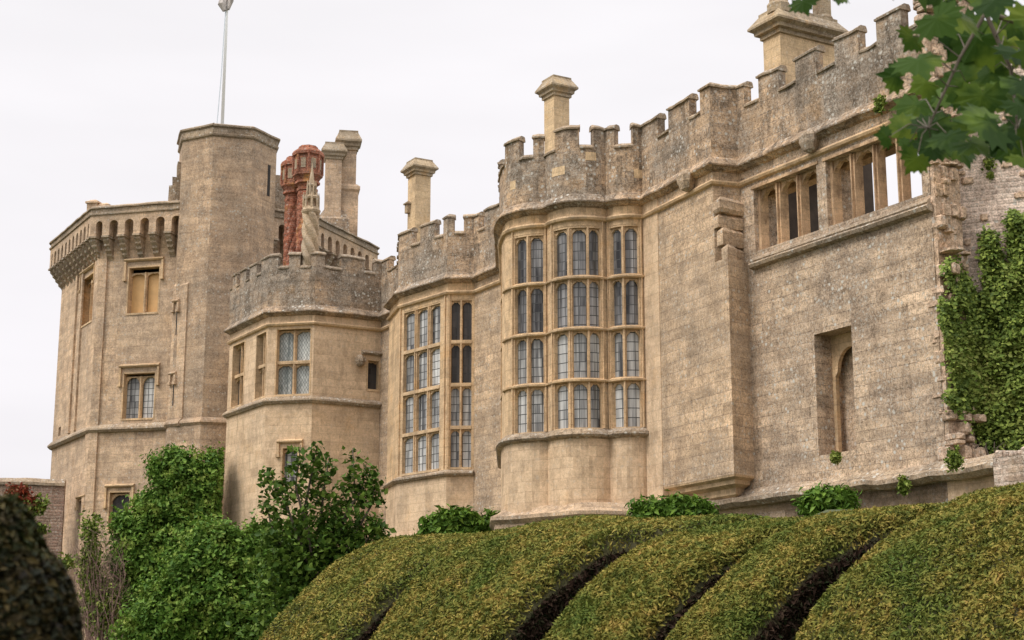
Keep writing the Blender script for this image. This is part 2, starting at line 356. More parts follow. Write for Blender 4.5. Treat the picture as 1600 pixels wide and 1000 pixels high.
    def rings4(s, c, rings, rot):
        """square-plan loft: rings (z, half_x, half_y)"""
        vs = []
        for z, hx, hy in rings:
            for x, y in ((-1, -1), (1, -1), (1, 1), (-1, 1)):
                X, Y = x * hx, y * hy
                vs.append((c[0] + X * math.cos(rot) - Y * math.sin(rot), c[1] + X * math.sin(rot) + Y * math.cos(rot), z))
        fs = [(k * 4 + i, k * 4 + (i + 1) % 4, (k + 1) * 4 + (i + 1) % 4, (k + 1) * 4 + i) for k in range(len(rings) - 1) for i in range(4)]
        fs += [(3, 2, 1, 0), tuple((len(rings) - 1) * 4 + i for i in range(4))]
        s.add(vs, fs)
    def tube(s, pts, radii, n=6):
        P = [Vector(p) for p in pts]; vs = []
        for i, p in enumerate(P):
            d = (P[min(i + 1, len(P) - 1)] - P[max(i - 1, 0)]).normalized()
            u = d.cross(Vector((.3, .2, .93))); u = u.normalized() if u.length > 1e-3 else Vector((1, 0, 0)); v_ = d.cross(u)
            r = radii[i] if hasattr(radii, '__len__') else radii
            for k in range(n):
                a = 2 * math.pi * k / n; q = p + (u * math.cos(a) + v_ * math.sin(a)) * r; vs.append(tuple(q))
        m = len(P)
        fs = [(k * n + i, k * n + (i + 1) % n, (k + 1) * n + (i + 1) % n, (k + 1) * n + i) for k in range(m - 1) for i in range(n)] + [tuple(range(n))[::-1], tuple((m - 1) * n + i for i in range(n))]
        s.add(vs, fs)
    def build(s, name, mat, parent=None, smooth=False):
        me = bpy.data.meshes.new(name); me.from_pydata(s.v, [], s.f); me.update()
        bm = bmesh.new(); bm.from_mesh(me); bmesh.ops.recalc_face_normals(bm, faces=bm.faces)
        uvl = bm.loops.layers.uv.new('UVMap')
        for f in bm.faces:
            n = f.normal
            if abs(n.z) > .75:
                for l in f.loops: l[uvl].uv = (l.vert.co.x, l.vert.co.y)
            else:
                h = math.hypot(n.x, n.y) or 1; tx, ty = -n.y / h, n.x / h
                for l in f.loops: co = l.vert.co; l[uvl].uv = (co.x * tx + co.y * ty, co.z)
            f.smooth = smooth
        bm.to_mesh(me); bm.free(); me.materials.append(mat)
        o = bpy.data.objects.new(name, me); COL.objects.link(o)
        if parent: o.parent = parent
        return o

def tag(o, label=None, cat=None, group=None, kind=None):
    for k, v in (('label', label), ('category', cat), ('group', group), ('kind', kind)):
        if v: o[k] = v
    return o
def empty(name, label, cat, group=None):
    o = bpy.data.objects.new(name, None); COL.objects.link(o); o.empty_display_size = .3; return tag(o, label, cat, group)

# ------------------------------------------------------------------ ground
def gh(x, y):
    def ss(t): t = min(1, max(0, t)); return t * t * (3 - 2 * t)
    left = .2 + 0 * x; right = 2.7
    top = left + (right - left) * ss((x + 9) / 5)
    dist = (50.8 - 1.717 * x - y) / 1.987
    return -1.6 + (top + 1.6) * ss((12 - dist) / 7)
xs = [-900, -300, -100, -60] + list(range(-40, 41, 2)) + [60, 100, 300, 900]
ys = [-900, -200, -50, -20] + list(range(-10, 101, 2)) + [130, 300, 900, 1500]
g = MB(); g.v = [(x, y, gh(x, y) + (random.uniform(-.03, .03) if abs(x) < 40 else 0)) for y in ys for x in xs]
nx = len(xs); g.f = [(j * nx + i, j * nx + i + 1, (j + 1) * nx + i + 1, (j + 1) * nx + i) for j in range(len(ys) - 1) for i in range(nx - 1)]
tag(g.build('ground', plain('grass_ground', (.055, .065, .024), .95, 6., .6, bump=1.), smooth=True), kind='structure')

# ------------------------------------------------------------------ masonry kit
HC = 12.7   # cornice level; all heights are above the camera's eye
CORN = [(.0, HC - .09), (.09, HC - .06), (.17, HC - .0), (.24, HC + .02), (.25, HC + .06), (.22, HC + .1), (.07, HC + .3), (-.05, HC + .3), (-.05, HC - .09)]
ROLL = [(.0, HC - .5), (.09, HC - .47), (.12, HC - .41), (.07, HC - .35), (.0, HC - .33), (-.04, HC - .33), (-.04, HC - .5)]
EMB, MER = 14.40, 14.98
def coping(mb, path, a, b, z, th=.24, jit=.022):
    pr = [(.11, z), (.12, z + .05), (.06, z + .08), (.03, z + .12), (-.04, z + .16), (-th + .05, z + .16), (-th + .02, z + .12), (-th - .0, z + .04), (-th - .0, z)]
    mb.extrude(path, pr, a, b, .28, jit, .02)
def crenels(path, spans, parent, a, b, o=.06, th=.24, base=HC + .1, mat='parapet', EMB=EMB):
    """spans: merlons as (s0, s1). Parapet wall between a and b with merlons, copings on merlons and embrasures."""
    w_ = MB(); w_.slab(path, a, b, base, EMB, o, o - th, 1.2)
    for s0, s1 in spans: w_.slab(path, s0, s1, EMB - .003, MER, o, o - th, .5, 0, .008)
    par = w_.build('parapet', M[mat], parent)
    e_ = sorted(spans); cur = a; gaps = []
    for s0, s1 in e_:
        if s0 - cur > .1: gaps.append((cur, s0))
        cur = s1
    if b - cur > .1: gaps.append((cur, b))
    for s0, s1 in e_:
        c_ = MB(); coping(c_, path, max(s0 - .03, 0), min(s1 + .03, path.L), MER - .02); c_.build('coping', M['coping'], par)
    for s0, s1 in gaps:
        c_ = MB(); coping(c_, path, s0 + .003, s1 - .003, EMB - .06); c_.build('coping', M['coping'], par)
    return par

def arch_poly(a, b, zs, zt, cusp=.03, n=12):
    pts = [(a, zs), (a, zt), (b, zt), (b, zs)]; mid = (a + b) / 2; hw = (b - a) / 2 - .002
    for i in range(n + 1):
        x = 1 - 2 * i / n; z = zs + (zt - zs - .035) * (1 - abs(x) ** 2.3) ** .6 - cusp * abs(math.sin(math.pi * 1.5 * (x + 1)))
        pts.append((mid + x * hw, max(z, zs - .02)))
    return pts
def lights(mb, path, cols, tiers, o=-.03, depth=.2, ah=.2, tr=.11):
    """mullions, transoms, arched heads; returns pane rectangles"""
    panes = []; ah *= .85
    a, b = cols[0][0], cols[-1][1]
    z0, z1 = tiers[0][0], tiers[-1][1]
    for (p, q), (r, s_) in zip(cols, cols[1:]):
        mb.slab(path, q, r, z0, z1, o, o - depth)
        m_ = (q + r) / 2; mb.slab(path, m_ - .022, m_ + .022, z0, z1, o + .045, o)
    for i, (c, d) in enumerate(tiers):
        if i: mb.slab(path, a, b, tiers[i - 1][1], c, o + .05, o - depth)
        for p, q in cols:
            mb.plate(path, arch_poly(p, q, d - ah, d, .028), o - .045, o - .12)
            panes.append((p, q, c, d))
    return panes
def add_panes(path, panes, mat, parent, o=-.14, name='window_pane', pick=None):
    for k, (p, q, c, d) in enumerate(panes):
        m_ = MB(); m_.slab(path, p - .01, q + .01, c - .01, d + .01, o, o - .015)
        m_.build(name, M[pick(k, p) if pick else mat], parent)
def hood(mb, path, a, b, z, drop=.4, ext=.14, stops=True):
    pr = [(.0, z), (.08, z), (.14, z + .05), (.14, z + .09), (.02, z + .15), (.0, z + .15)]
    mb.extrude(path, pr, a - ext, b + ext)
    if stops:
        for t in (a - ext, b + ext - .09):
            mb.slab(path, t, t + .09, z - drop, z, .0, .1); mb.slab(path, t - .03, t + .12, z - drop - .12, z - drop, 0, .15)
def mull_window(parent, path, a, b, z0, z1, n, tiers=None, mat='warm', pane='glass', recess=.18, hoodz=None, drop=.4, fr=.07, arch=.2, label=None, pick=None):
    mb = MB()
    for (p, q) in ((a, a + fr), (b - fr, b)): mb.slab(path, p, q, z0, z1, .012, -recess - .15)
    mb.slab(path, a + fr, b - fr, z0, z0 + .08, .03, -recess - .15); mb.slab(path, a + fr, b - fr, z1 - .06, z1, .008, -recess - .15)
    ia, ib = a + fr, b - fr; mw = .115; lw = (ib - ia - mw * (n - 1)) / n
    cols = [(ia + i * (lw + mw), ia + i * (lw + mw) + lw) for i in range(n)]
    tiers = tiers or [(z0 + .08, z1 - .06)]
    pn = lights(mb, path, cols, tiers, -.07 - recess * .4, .13, arch)
    if hoodz: hood(mb, path, a, b, hoodz, drop)
    wo = mb.build('window', M[mat], parent)
    if label: wo['label'] = label
    add_panes(path, pn, pane, wo, -recess - .1, pick=pick)
    return wo

# ================================================================== CASTLE TOWER (far left)
tower = empty('castle_tower', 'big octagonal stone tower with projecting parapet on corbels and round-headed slots, far left', 'tower')
TP = Path([(-21.75, 71.6), (-18.3, 65.75), (-12.6, 64.3), (-8.6, 67.3), (-6.4, 72.5), (-9, 78), (-16, 80), (-22, 77)], True)   # outer face of parapet
c0 = TP.c
def inset(path, d):
    return Path([tuple(path.at(t, -d)) for t in path.c[:-1]], True)
TB = inset(TP, .6)
fA, fB = TB.c[0], TB.c[1]      # left face, front face starts
TZ0 = -1.6
so = lambda px, z, lo, hi: TB.sof(px, z, lo, hi)
u0, u1 = so(198, 15.3, TB.c[1], TB.c[2]), so(250, 15.3, TB.c[1], TB.c[2])
l0, l1 = so(190, 10.6, TB.c[1], TB.c[2]), so(243, 10.6, TB.c[1], TB.c[2])
b0, b1 = so(168, 6.0, TB.c[1], TB.c[2]), so(204, 6.0, TB.c[1], TB.c[2])
e0, e1 = so(127, 15.4, 0, TB.c[1]), so(147, 15.4, 0, TB.c[1])
g0, g1 = so(122, 5.9, 0, TB.c[1]), so(134, 5.9, 0, TB.c[1])
k0, k1 = so(91, 9.8, 0, TB.c[1]), so(94.5, 9.8, 0, TB.c[1])
ops = [(u0, u1, 14.25, 16.4), (l0, l1, 9.68, 11.75), (b0, b1, 5.0, 6.7), (e0, e1, 14.2, 16.5), (g0, g1, 5.2, 6.4), (k0, k1, 9.7, 10.1), (k0, k1, 7.3, 7.6)]
mb = MB(); mb.wall(TB, 0, TB.L, TZ0, 19.0, ops, .42)
# shallow corner strips and a stepped plinth below the string course
for t in (TB.c[1] - .55, ): mb.slab(TB, t, TB.c[1] + .35, TZ0, 17.2, .003, .10)
for px in (112, 121): t = so(px, 12, 0, TB.c[1]); mb.slab(TB, t, t + .25, 9.6, 17, .003, .09)
tw = mb.build('wall', M['tower'], tower)
mb = MB(); mb.extrude(TB, [(.0, 9.2), (.12, 9.2), (.22, 9.3), (.2, 9.38), (.03, 9.55), (0, 9.55)], 0, TB.L); mb.build('string_course', M['coping'], tower)
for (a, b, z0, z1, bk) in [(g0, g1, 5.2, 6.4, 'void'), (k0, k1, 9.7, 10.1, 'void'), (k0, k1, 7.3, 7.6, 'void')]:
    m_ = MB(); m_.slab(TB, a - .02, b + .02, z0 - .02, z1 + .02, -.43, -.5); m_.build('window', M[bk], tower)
mull_window(tower, TB, u0, u1, 14.25, 16.4, 2, [(14.4, 16.15)], pane='board', recess=.26, hoodz=16.62, drop=.75, label='two-light window closed with orange boards')
mull_window(tower, TB, l0, l1, 9.68, 11.75, 2, [(9.8, 11.6)], recess=.24, hoodz=11.95, drop=.7, arch=.45, label='lower two-light leaded window')
mull_window(tower, TB, e0, e1, 14.2, 16.5, 2, [(14.4, 16.3)], pane='board', recess=.26, hoodz=16.7, drop=.7)
mull_window(tower, TB, b0, b1, 5.0, 6.7, 1, [(5.1, 6.6)], pane='glassdark', recess=.2, hoodz=6.85, drop=.75, arch=.4)
hb = MB(); hood(hb, TB, g0, g1, 6.5, .35, .1); hb.build('hood_mould', M['warm'], tower)
# machicolated parapet
mb = MB()
mb.slab(TP, 0, TP.L, 18.42, 18.66, 0, -.4)
piers = []
for i in range(5):
    s0, s1 = TP.c[i], TP.c[i + 1]; L_ = s1 - s0; n = max(2, int(round(L_ / (.70 if i else .62)))); pitch = L_ / n
    for k in range(n + 1):
        cx = s0 + k * pitch; hw = .165 if 0 < k < n else .26
        a, b = max(cx - hw, s0), min(cx + hw, s1)
        if a >= b - .02: continue
        piers.append(((a + b) / 2, i))
        mb.slab(TP, a, b, 17.72, 18.42, 0, -.4)
    for k in range(n):
        a, b = s0 + k * pitch + (.26 if k == 0 else .165), s0 + (k + 1) * pitch - (.26 if k == n - 1 else .165)
        m_ = (a + b) / 2; hw = (b - a) / 2; pts = [(a, 18.2), (a, 18.421), (b, 18.421), (b, 18.2)] + [(m_ + hw * math.cos(q), 18.2 + .18 * math.sin(q)) for q in np.linspace(0.05, math.pi - .05, 9)]
        mb.plate(TP, pts, -.003, -.36)
par = mb.build('parapet', M['tower'], tower)
mb = MB(); mb.extrude(TP, [(.0, 18.64), (.06, 18.64), (.07, 18.70), (.0, 18.74), (-.38, 18.74), (-.38, 18.64)], 0, TP.L, 1.); mb.build('string_course', M['coping'], par)
mb = MB(); mb.slab(TP, 0, TP.L, 18.742, 18.93, 0, -.36); mb.extrude(TP, [(.08, 18.93), (.08, 18.99), (-.05, 19.07), (-.35, 19.07), (-.4, 18.93)], 0, TP.L, .5, .02, .015); mb.build('coping', M['coping'], par)
for t, i in piers:
    m_ = MB()
    pr = [(0.02, 17.72), (.03, 17.64), (-.03, 17.6), (-.04, 17.5), (-.15, 17.38), (-.16, 17.3), (-.28, 17.2), (-.29, 17.1), (-.42, 17.0), (-.43, 16.9), (-.56, 16.78), (-.6, 16.7), (-.6, 17.72)]
    m_.extrude(TP, pr, t - .13, t + .13); m_.slab(TP, t - .17, t + .17, 17.62, 17.7, .05, -.55); m_.build('corbel', M['coping'], tower)  # darker coping stone puts the soffit shade into the corbel colour
mb = MB(); mb.add([tuple(TB.at(t)) + (18.5,) for t in TB.c[:-1]], [tuple(range(len(TB.c) - 1))]); mb.build('roof', M['lead_roof'], tower)
# stepped masonry beside the stair turret, and little pots on the parapet
for grp in (((279, 318, 65.6, 1.35, .55), (272, 318, 65.4, .95, .45), (281, 318, 65.2, 1.9, .4)), ((432, 332, 66.6, 1.75, .7), (439, 334, 66.6, 1.25, .7), (446, 338, 66.8, .75, .6))):
    mb = MB()
    for px, y0, Y, h, wd in grp:
        x, y, z = at(px, y0, Y); mb.box((x, y, 18.9 + h / 2), wd, .5, h, .2, .05)
    mb.build('stepped_masonry', M['coping'], tower)
for px, h in ((147, .45), (165, .3)):
    x, y, z = at(px, 322, 66.4); m_ = MB(); m_.box((x, y, 18.9 + h / 2), .48, .4, h, -.2, .01); m_.rings4((x, y), [(18.9 + h, .3, .26), (18.98 + h, .3, .26), (19.08 + h, .12, .1)], -.2); m_.build('chimney', M['tower'], tower)

# stair turret
tur = MB(); TC = (-12.5, 65.95); TR = 2.19; ang0 = R(-96)
def octa(r, c=TC): return [(c[0] + r * math.cos(ang0 + k * math.pi / 4), c[1] + r * math.sin(ang0 + k * math.pi / 4)) for k in range(8)]
UP = Path(octa(TR), True)
tur.wall(UP, 0, UP.L, TZ0, 21.8)
turret = tur.build('stair_turret', M['turret'], tower); turret['label'] = 'tall plain octagonal stair turret'
mb = MB(); mb.extrude(UP, [(.0, 21.6), (.08, 21.66), (.1, 21.73), (.07, 21.76), (.07, 22.0), (.15, 22.05), (.15, 22.12), (.0, 22.2), (-.6, 22.24), (-.6, 21.6)], 0, UP.L, .5, .012, .01); mb.build('coping', M['coping'], turret)
mb = MB(); mb.add([tuple(UP.at(t, -.3)) + (22.1,) for t in UP.c[:-1]], [tuple(range(8))]); mb.build('turret_roof', M['lead_roof'], turret)
mb = MB(); mb.extrude(UP, [(.0, 9.2), (.12, 9.2), (.2, 9.3), (.18, 9.38), (.03, 9.52), (0, 9.52)], 0, UP.L); mb.slab(UP, 0, UP.L, TZ0, 9.2, .1, .003); mb.build('string_course', M['turret'], turret)
for (px, z0, z1) in ((296, 20.0, 20.7), (420, 19.4, 20.8)):
    t = UP.sof(px, 20.2, 0, UP.L * .6); m_ = MB(); m_.slab(UP, t - .09, t + .09, z0, z1, -.02, .012); m_.build('slit', M['void'], turret)
# link wall between turret and tower face, with slits
LP = Path([at(262, 650, 64.7)[:2], at(284, 650, 64.2)[:2]])
mb = MB(); mb.slab(LP, 0, LP.L, TZ0, 15.2, .0, -1.2); mb.extrude(LP, [(0, 15.2), (0, 15.25), (-.7, 16.0), (-1.2, 16.), (-1.2, 15.2)], 0, LP.L); mb.extrude(LP, [(.0, 9.2), (.12, 9.2), (.2, 9.3), (.18, 9.38), (.03, 9.52), (0, 9.52)], 0, LP.L); mb.build('link_wall', M['tower'], tower)
for z0, z1 in ((13.0, 14.4), (10.0, 11.3)):
    m_ = MB(); m_.slab(LP, .14, .36, z0, z1, -.05, .006); hood(m_, LP, .14, .36, z1 + .1, .3, .08); wo_ = m_.build('window', M['tower'], tower)
    m_ = MB(); m_.slab(LP, .18, .32, z0 + .1, z1 - .05, -.05, .014); m_.build('window_pane', M['void'], wo_)

# flagpole
fp = empty('flagpole', 'white flagpole with halyard standing on top of the octagonal stair turret', 'flagpole')
mb = MB(); mb.tube([(TC[0] - .3, TC[1], 22.1), (TC[0] - .3, TC[1], 28.3), (TC[0] - .3, TC[1], 30.2)], [.075, .06, .05], 10); mb.build('pole', M['white'], fp, True)
mb = MB(); mb.tube([(TC[0] - .55, TC[1] - .1, 22.1), (TC[0] - .42, TC[1] - .1, 25), (TC[0] - .34, TC[1] - .1, 28.2)], .022, 4); mb.build('halyard', M['rope'], fp)
mb = MB(); mb.tube([(TC[0] - .38, TC[1] - .1, 28.2), (TC[0] - .5, TC[1] - .12, 28.5), (TC[0] - .4, TC[1] - .14, 29.1)], [.1, .2, .14], 7)
mb.tube([(TC[0] - .22, TC[1] - .1, 28.25), (TC[0] - .12, TC[1] - .12, 28.7), (TC[0] - .2, TC[1] - .14, 29.2)], [.06, .14, .1], 7); mb.build('furled_flag', plain('flag_cloth', (.5, .45, .42), .9, 3., .5), fp)

# ================================================================== CASTLE RANGE
rng_o = empty('castle_range', 'battlemented stone range with a three-sided tower and two tall mullioned bay windows, centre', 'castle')
def onwall(X): return (X, 50.8 - 1.717 * X)
BAY1 = [(-11.4, 62.1), (-9.3, 58.6), (-7.5, 58.2), (-5.07, 59.5)]
def arc(p, q, sag, n):
    p, q = np.array(p), np.array(q); d = q - p; L_ = np.hypot(*d); d /= L_; nn = np.array([d[1], -d[0]])
    r = (L_ * L_ / 4 + sag * sag) / (2 * sag); a0 = math.asin(min(1, L_ / 2 / r)); c = (p + q) / 2 - nn * (r - sag)
    return [tuple(c + r * (math.sin(a) * d + math.cos(a) * nn)) for a in np.linspace(-a0, a0, n + 1)]
LOB = arc((-.23, 45.5), (1.02, 44.4), .34, 8)[:-1] + arc((1.02, 44.4), (2.74, 43.8), .52, 10)[:-1] + arc((2.74, 43.8), (3.78, 43.5), .26, 8)
BAY3 = [onwall(-.30), (-.31, 47.5), (-.33, 46.7), (-.30, 46.1)] + LOB
BAY2 = [(-4.25, 58.08), (-4.06, 55.4), (-2.23, 53.1), (-1.30, 53.03)]
SEG = BAY1 + BAY2 + BAY3          # whole parapet line of the range
RP = Path(SEG)
B0 = -1.6
# --- three-sided tower (bay 1)
P1 = Path([(-10.2, 66.0)] + BAY1)
q = lambda px, z: P1.sof(px, z, P1.c[1])
wn_ = []   # (a,b,z0,z1)
A1 = (q(362, 10.8), q(382, 10.8)); A2 = (q(399, 10.8), q(420, 10.8)); Bw = (q(430, 10.8), q(486, 10.8))
Bl = (q(438, 6.8), q(467, 6.8)); Cw = (q(572, 10.4), q(595, 10.4))
Bw = (max(Bw[0], P1.c[2] + .12), min(Bw[1], P1.c[3] - .06)); A2 = (A2[0], min(A2[1], P1.c[2] - .1))
ops = [A1 + (9.5, 12.12), A2 + (9.5, 12.12), Bw + (9.5, 12.15), Bl + (6.05, 7.6), Cw + (9.85, 11.1)]
mb = MB(); mb.wall(P1, 0, P1.L, 9.3, HC + .1, ops[:3] + ops[4:], .4); u_w = mb.build('wall', M['plain_wall'], rng_o); u_w['label'] = 'upper storey of the three-sided tower'
mb = MB(); mb.wall(P1, 0, P1.L, B0, 9.3, ops[3:4], .4); mb.slab(P1, 0, P1.L, B0, 9.22, .003, .05) if False else None
lw = mb.build('wall', M['plain_wall'], rng_o); lw['label'] = 'plain lower storey of the three-sided tower'
mb = MB(); mb.extrude(P1, [(.0, 9.22), (.08, 9.22), (.17, 9.32), (.16, 9.38), (.02, 9.5), (0, 9.5)], 0, P1.L, .6, .006); mb.build('string_course', M['coping'], rng_o)
mb = MB(); mb.extrude(P1, CORN, 0, P1.L, .5, .012, .01); mb.build('cornice', M['parapet'], rng_o)
mb = MB(); mb.extrude(P1, ROLL, 0, P1.L); mb.build('moulding', M['warm'], rng_o)
T2 = [(9.6, 10.76), (10.88, 12.06)]
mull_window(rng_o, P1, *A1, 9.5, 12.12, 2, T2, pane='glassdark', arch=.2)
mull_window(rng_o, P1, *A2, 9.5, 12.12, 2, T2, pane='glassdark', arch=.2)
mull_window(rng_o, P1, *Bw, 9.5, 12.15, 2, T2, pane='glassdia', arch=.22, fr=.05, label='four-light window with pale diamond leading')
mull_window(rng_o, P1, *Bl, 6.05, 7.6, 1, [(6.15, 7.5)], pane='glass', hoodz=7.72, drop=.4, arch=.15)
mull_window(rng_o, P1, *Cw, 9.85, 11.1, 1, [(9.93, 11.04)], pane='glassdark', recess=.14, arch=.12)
mb = MB(); mb.extrude(P1, [(0, 11.25), (.08, 11.25), (.15, 11.31), (.14, 11.36), (0, 11.44)], Cw[0] - .22, Cw[1] + .12)
t = Cw[0] - .3; x, y = P1.at(t, .12); mb.loft((x, y), [(10.75, .06), (10.82, .16), (10.95, .2), (11.08, .17), (11.2, .1)], 7); mb.slab(P1, t - .16, t + .2, 10.95, 11.1, 0, .2); mb.build('hood_mould', M['coping'], rng_o)
# --- main wall behind the bays
PW = Path([(-5.07, 59.5), onwall(3.78)])
mb = MB(); mb.slab(PW, 0, PW.L, B0, HC + .1, -.005, -.6); mb.build('wall', M['wall'], rng_o)
s_a = PW.sof(622, 9, 0, 3); 
mb = MB()   # rainwater pipe
for dz in (0,): mb.tube([tuple(PW.at(PW.sof(617, 6), .08)) + (z,) for z in (3.9, 6, 9)], .05, 8)
mb.build('drainpipe', M['coping'], rng_o)
for a, b in ((0, PW.sof(640, 12)), (PW.sof(738, 12), PW.sof(792, 12))):
    m_ = MB(); m_.extrude(PW, CORN, a, b, .5, .012, .01); m_.build('cornice', M['parapet'], rng_o)
    m_ = MB(); m_.extrude(PW, ROLL, a, b); m_.build('moulding', M['warm'], rng_o)
PLINTH = [(.0, 3.72), (.22, 3.72), (.34, 3.80), (.34, 3.88), (.22, 3.94), (.06, 4.06), (0, 4.06)]
mb = MB(); mb.extrude(PW, PLINTH, 0, PW.L, .6, .012); mb.slab(PW, 0, PW.L, B0, 3.72, .2, -.3); mb.build('plinth', M['wall'], rng_o)
# roof and back of the range, so that it reads as a building from the side
nb = np.array((.864, .503)) * 8
mb = MB()
RPt = [tuple(p) for p in ([(-10.9, 62.6), (-5.07, 59.9), (3.9, 44.6)])]
bk = [(p[0] + nb[0], p[1] + nb[1]) for p in RPt]
for z in (12.95,): mb.add([(x, y, z) for x, y in RPt] + [(x, y, z) for x, y in bk[::-1]], [tuple(range(6))])
mb.add([(x, y, z) for x, y in bk for z in (B0, 12.9)], [(0, 2, 3, 1), (2, 4, 5, 3)])
mb.add([(RPt[0] + (B0,)), (bk[0] + (B0,)), (bk[0] + (12.9,)), (RPt[0] + (12.9,))], [(0, 1, 2, 3)])
mb.add([(RPt[2] + (B0,)), (bk[2] + (B0,)), (bk[2] + (12.9,)), (RPt[2] + (12.9,))], [(0, 1, 2, 3)])
mb.build('roof', M['lead_roof'], rng_o)

# --- bay 2: canted bay
TIERS = [(6.2, 7.5), (7.62, 8.98), (9.1, 10.48), (10.6, 12.0)]
P2 = Path([(-4.6, 57.5)] + BAY2[1:])
cA, cB = P2.c[1], P2.c[2]
def cols_px(path, pxs, z, lo, hi): return [(path.sof(a, z, lo, hi), path.sof(b, z, lo, hi)) for a, b in pxs]
fl = cols_px(P2, [(641, 653), (661, 673), (681, 693)], 9.5, cA, cB)
fl = [(cA + .28 + i * ((cB - cA - .55) / 3), cA + .28 + i * ((cB - cA - .55) / 3) + (cB - cA - .55) / 3 - .16) for i in range(3)]
fr_ = [(cB + .13, cB + .43), (cB + .52, cB + .84)]
ops = [(fl[0][0], fl[-1][1], 6.15, 12.06), (fr_[0][0], fr_[-1][1], 6.15, 12.06)]
mb = MB(); mb.wall(P2, 0, P2.L, 5.95, HC + .1, ops, .35)
pn = lights(mb, P2, fl, TIERS) ; pn2 = lights(mb, P2, fr_, TIERS)
for o in ops: mb.slab(P2, o[0], o[1], 6.12, 6.2, .03, -.3); mb.slab(P2, o[0], o[1], 12.0, 12.06, -.01, -.3)
for t in (cA + .1, cB - .12, cB + .05): mb.slab(P2, t - .025, t + .025, 6.2, 12.3, 0, .05)
bay2 = mb.build('bay_window', M['warm'], rng_o); bay2['label'] = 'canted bay window with three lights on its front and two on its side'
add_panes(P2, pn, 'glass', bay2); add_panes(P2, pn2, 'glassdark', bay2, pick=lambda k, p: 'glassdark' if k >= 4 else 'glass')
mb = MB(); mb.wall(P2, 0, P2.L, B0, 5.95); mb.build('bay_base', M['plain_wall'], bay2)
mb = MB(); mb.extrude(P2, [(.0, 5.88), (.1, 5.92), (.16, 5.98), (.14, 6.04), (.0, 6.12)], 0, P2.L, .6, .006); mb.build('string_course', M['coping'], bay2)
mb = MB(); mb.extrude(P2, CORN, 0, P2.L, .5, .012, .01); mb.build('cornice', M['parapet'], bay2)
mb = MB(); mb.extrude(P2, ROLL, 0, P2.L); mb.build('moulding', M['warm'], bay2)
mb = MB(); mb.extrude(P2, PLINTH, 0, P2.L, .6, .02); mb.slab(P2, 0, P2.L, B0, 3.72, .2, .003); mb.build('bay_plinth', M['wall'], bay2)

# --- bay 3: lobed bay
P3 = Path(BAY3)
cl = P3.c[4]; n8 = 8
cm = P3.c[4 + 8]; cr = P3.c[4 + 18]; ce = P3.L
colsL = cols_px(P3, [(804, 822), (827, 849)], 9, cl, cm); colsC = cols_px(P3, [(866, 886), (893, 917), (922, 939)], 9, cm, cr); colsR = cols_px(P3, [(954, 972), (978, 1000)], 9, cr, ce)
colsH = [(P3.c[1] + .35, P3.c[1] + .75), (P3.c[2] + .1, P3.c[3] - .02)]
def fixc(cs, lo, hi, gap=.075):
    """keep reading of the picture but guarantee sane mullions"""
    cs = [list(c) for c in cs]; cs[0][0] = max(cs[0][0], lo + .1); cs[-1][1] = min(cs[-1][1], hi - .1)
    for a, b in zip(cs, cs[1:]):
        if b[0] - a[1] < gap: m = (a[1] + b[0]) / 2; a[1] = m - gap / 2; b[0] = m + gap / 2
    return [tuple(c) for c in cs]
colsL, colsC, colsR = fixc(colsL, cl, cm), fixc(colsC, cm, cr), fixc(colsR, cr, ce)
ops = [(cs[0][0], cs[-1][1], 6.15, 12.06) for cs in (colsH, colsL, colsC, colsR)]
mb = MB(); mb.wall(P3, 0, P3.L, 6.1, HC + .1, ops, .35)
allp = []
for cs, o in zip((colsH, colsL, colsC, colsR), ops):
    allp += lights(mb, P3, cs, TIERS, ah=.24); mb.slab(P3, o[0], o[1], 6.12, 6.2, .03, -.3); mb.slab(P3, o[0], o[1], 12.0, 12.06, -.01, -.3)
# transom mouldings run right round the bay; slim shafts beside the lights
for z in (7.5, 8.98, 10.48): mb.extrude(P3, [(0, z), (.07, z + .02), (.08, z + .07), (0, z + .11)], cl, P3.L)
for cs in (colsL, colsC, colsR):
    for t in (cs[0][0] - .06, cs[-1][1] + .06): mb.slab(P3, t - .02, t + .02, 6.2, 12.25, 0, .05)
bay3 = mb.build('bay_window', M['warm'], rng_o); bay3['label'] = 'tall lobed bay window with curved rows of arched leaded lights'
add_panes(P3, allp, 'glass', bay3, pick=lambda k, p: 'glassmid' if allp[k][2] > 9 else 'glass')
mb = MB(); mb.wall(P3, 0, P3.L, B0, 5.98); mb.build('bay_base', M['plain_wall'], bay3)
mb = MB(); mb.extrude(P3, [(.0, 5.9), (.12, 5.95), (.17, 6.0), (.15, 6.08), (.0, 6.2)], 0, P3.L); mb.build('string_course', M['coping'], bay3)
mb = MB(); mb.extrude(P3, CORN, 0, P3.L, .3, .01, .01); mb.build('cornice', M['parapet'], bay3)
mb = MB(); mb.extrude(P3, ROLL, 0, P3.L); mb.build('moulding', M['warm'], bay3)
PB = Path([(-.5, 49.), (-.42, 45.25), (.9, 44.05), (1.85, 43.15), (3.4, 43.2), (4.1, 42.2)])
mb = MB(); mb.extrude(PB, [(-1., 3.5), (.08, 3.5), (.08, 3.62), (.2, 3.74), (.2, 3.84), (.0, 3.93), (-.2, 4.1), (-1., 4.1)], 0, PB.L, .5, .015, .01); mb.slab(PB, 0, PB.L, B0, 3.5, 0, -1.); mb.build('bay_plinth', M['wall'], bay3)

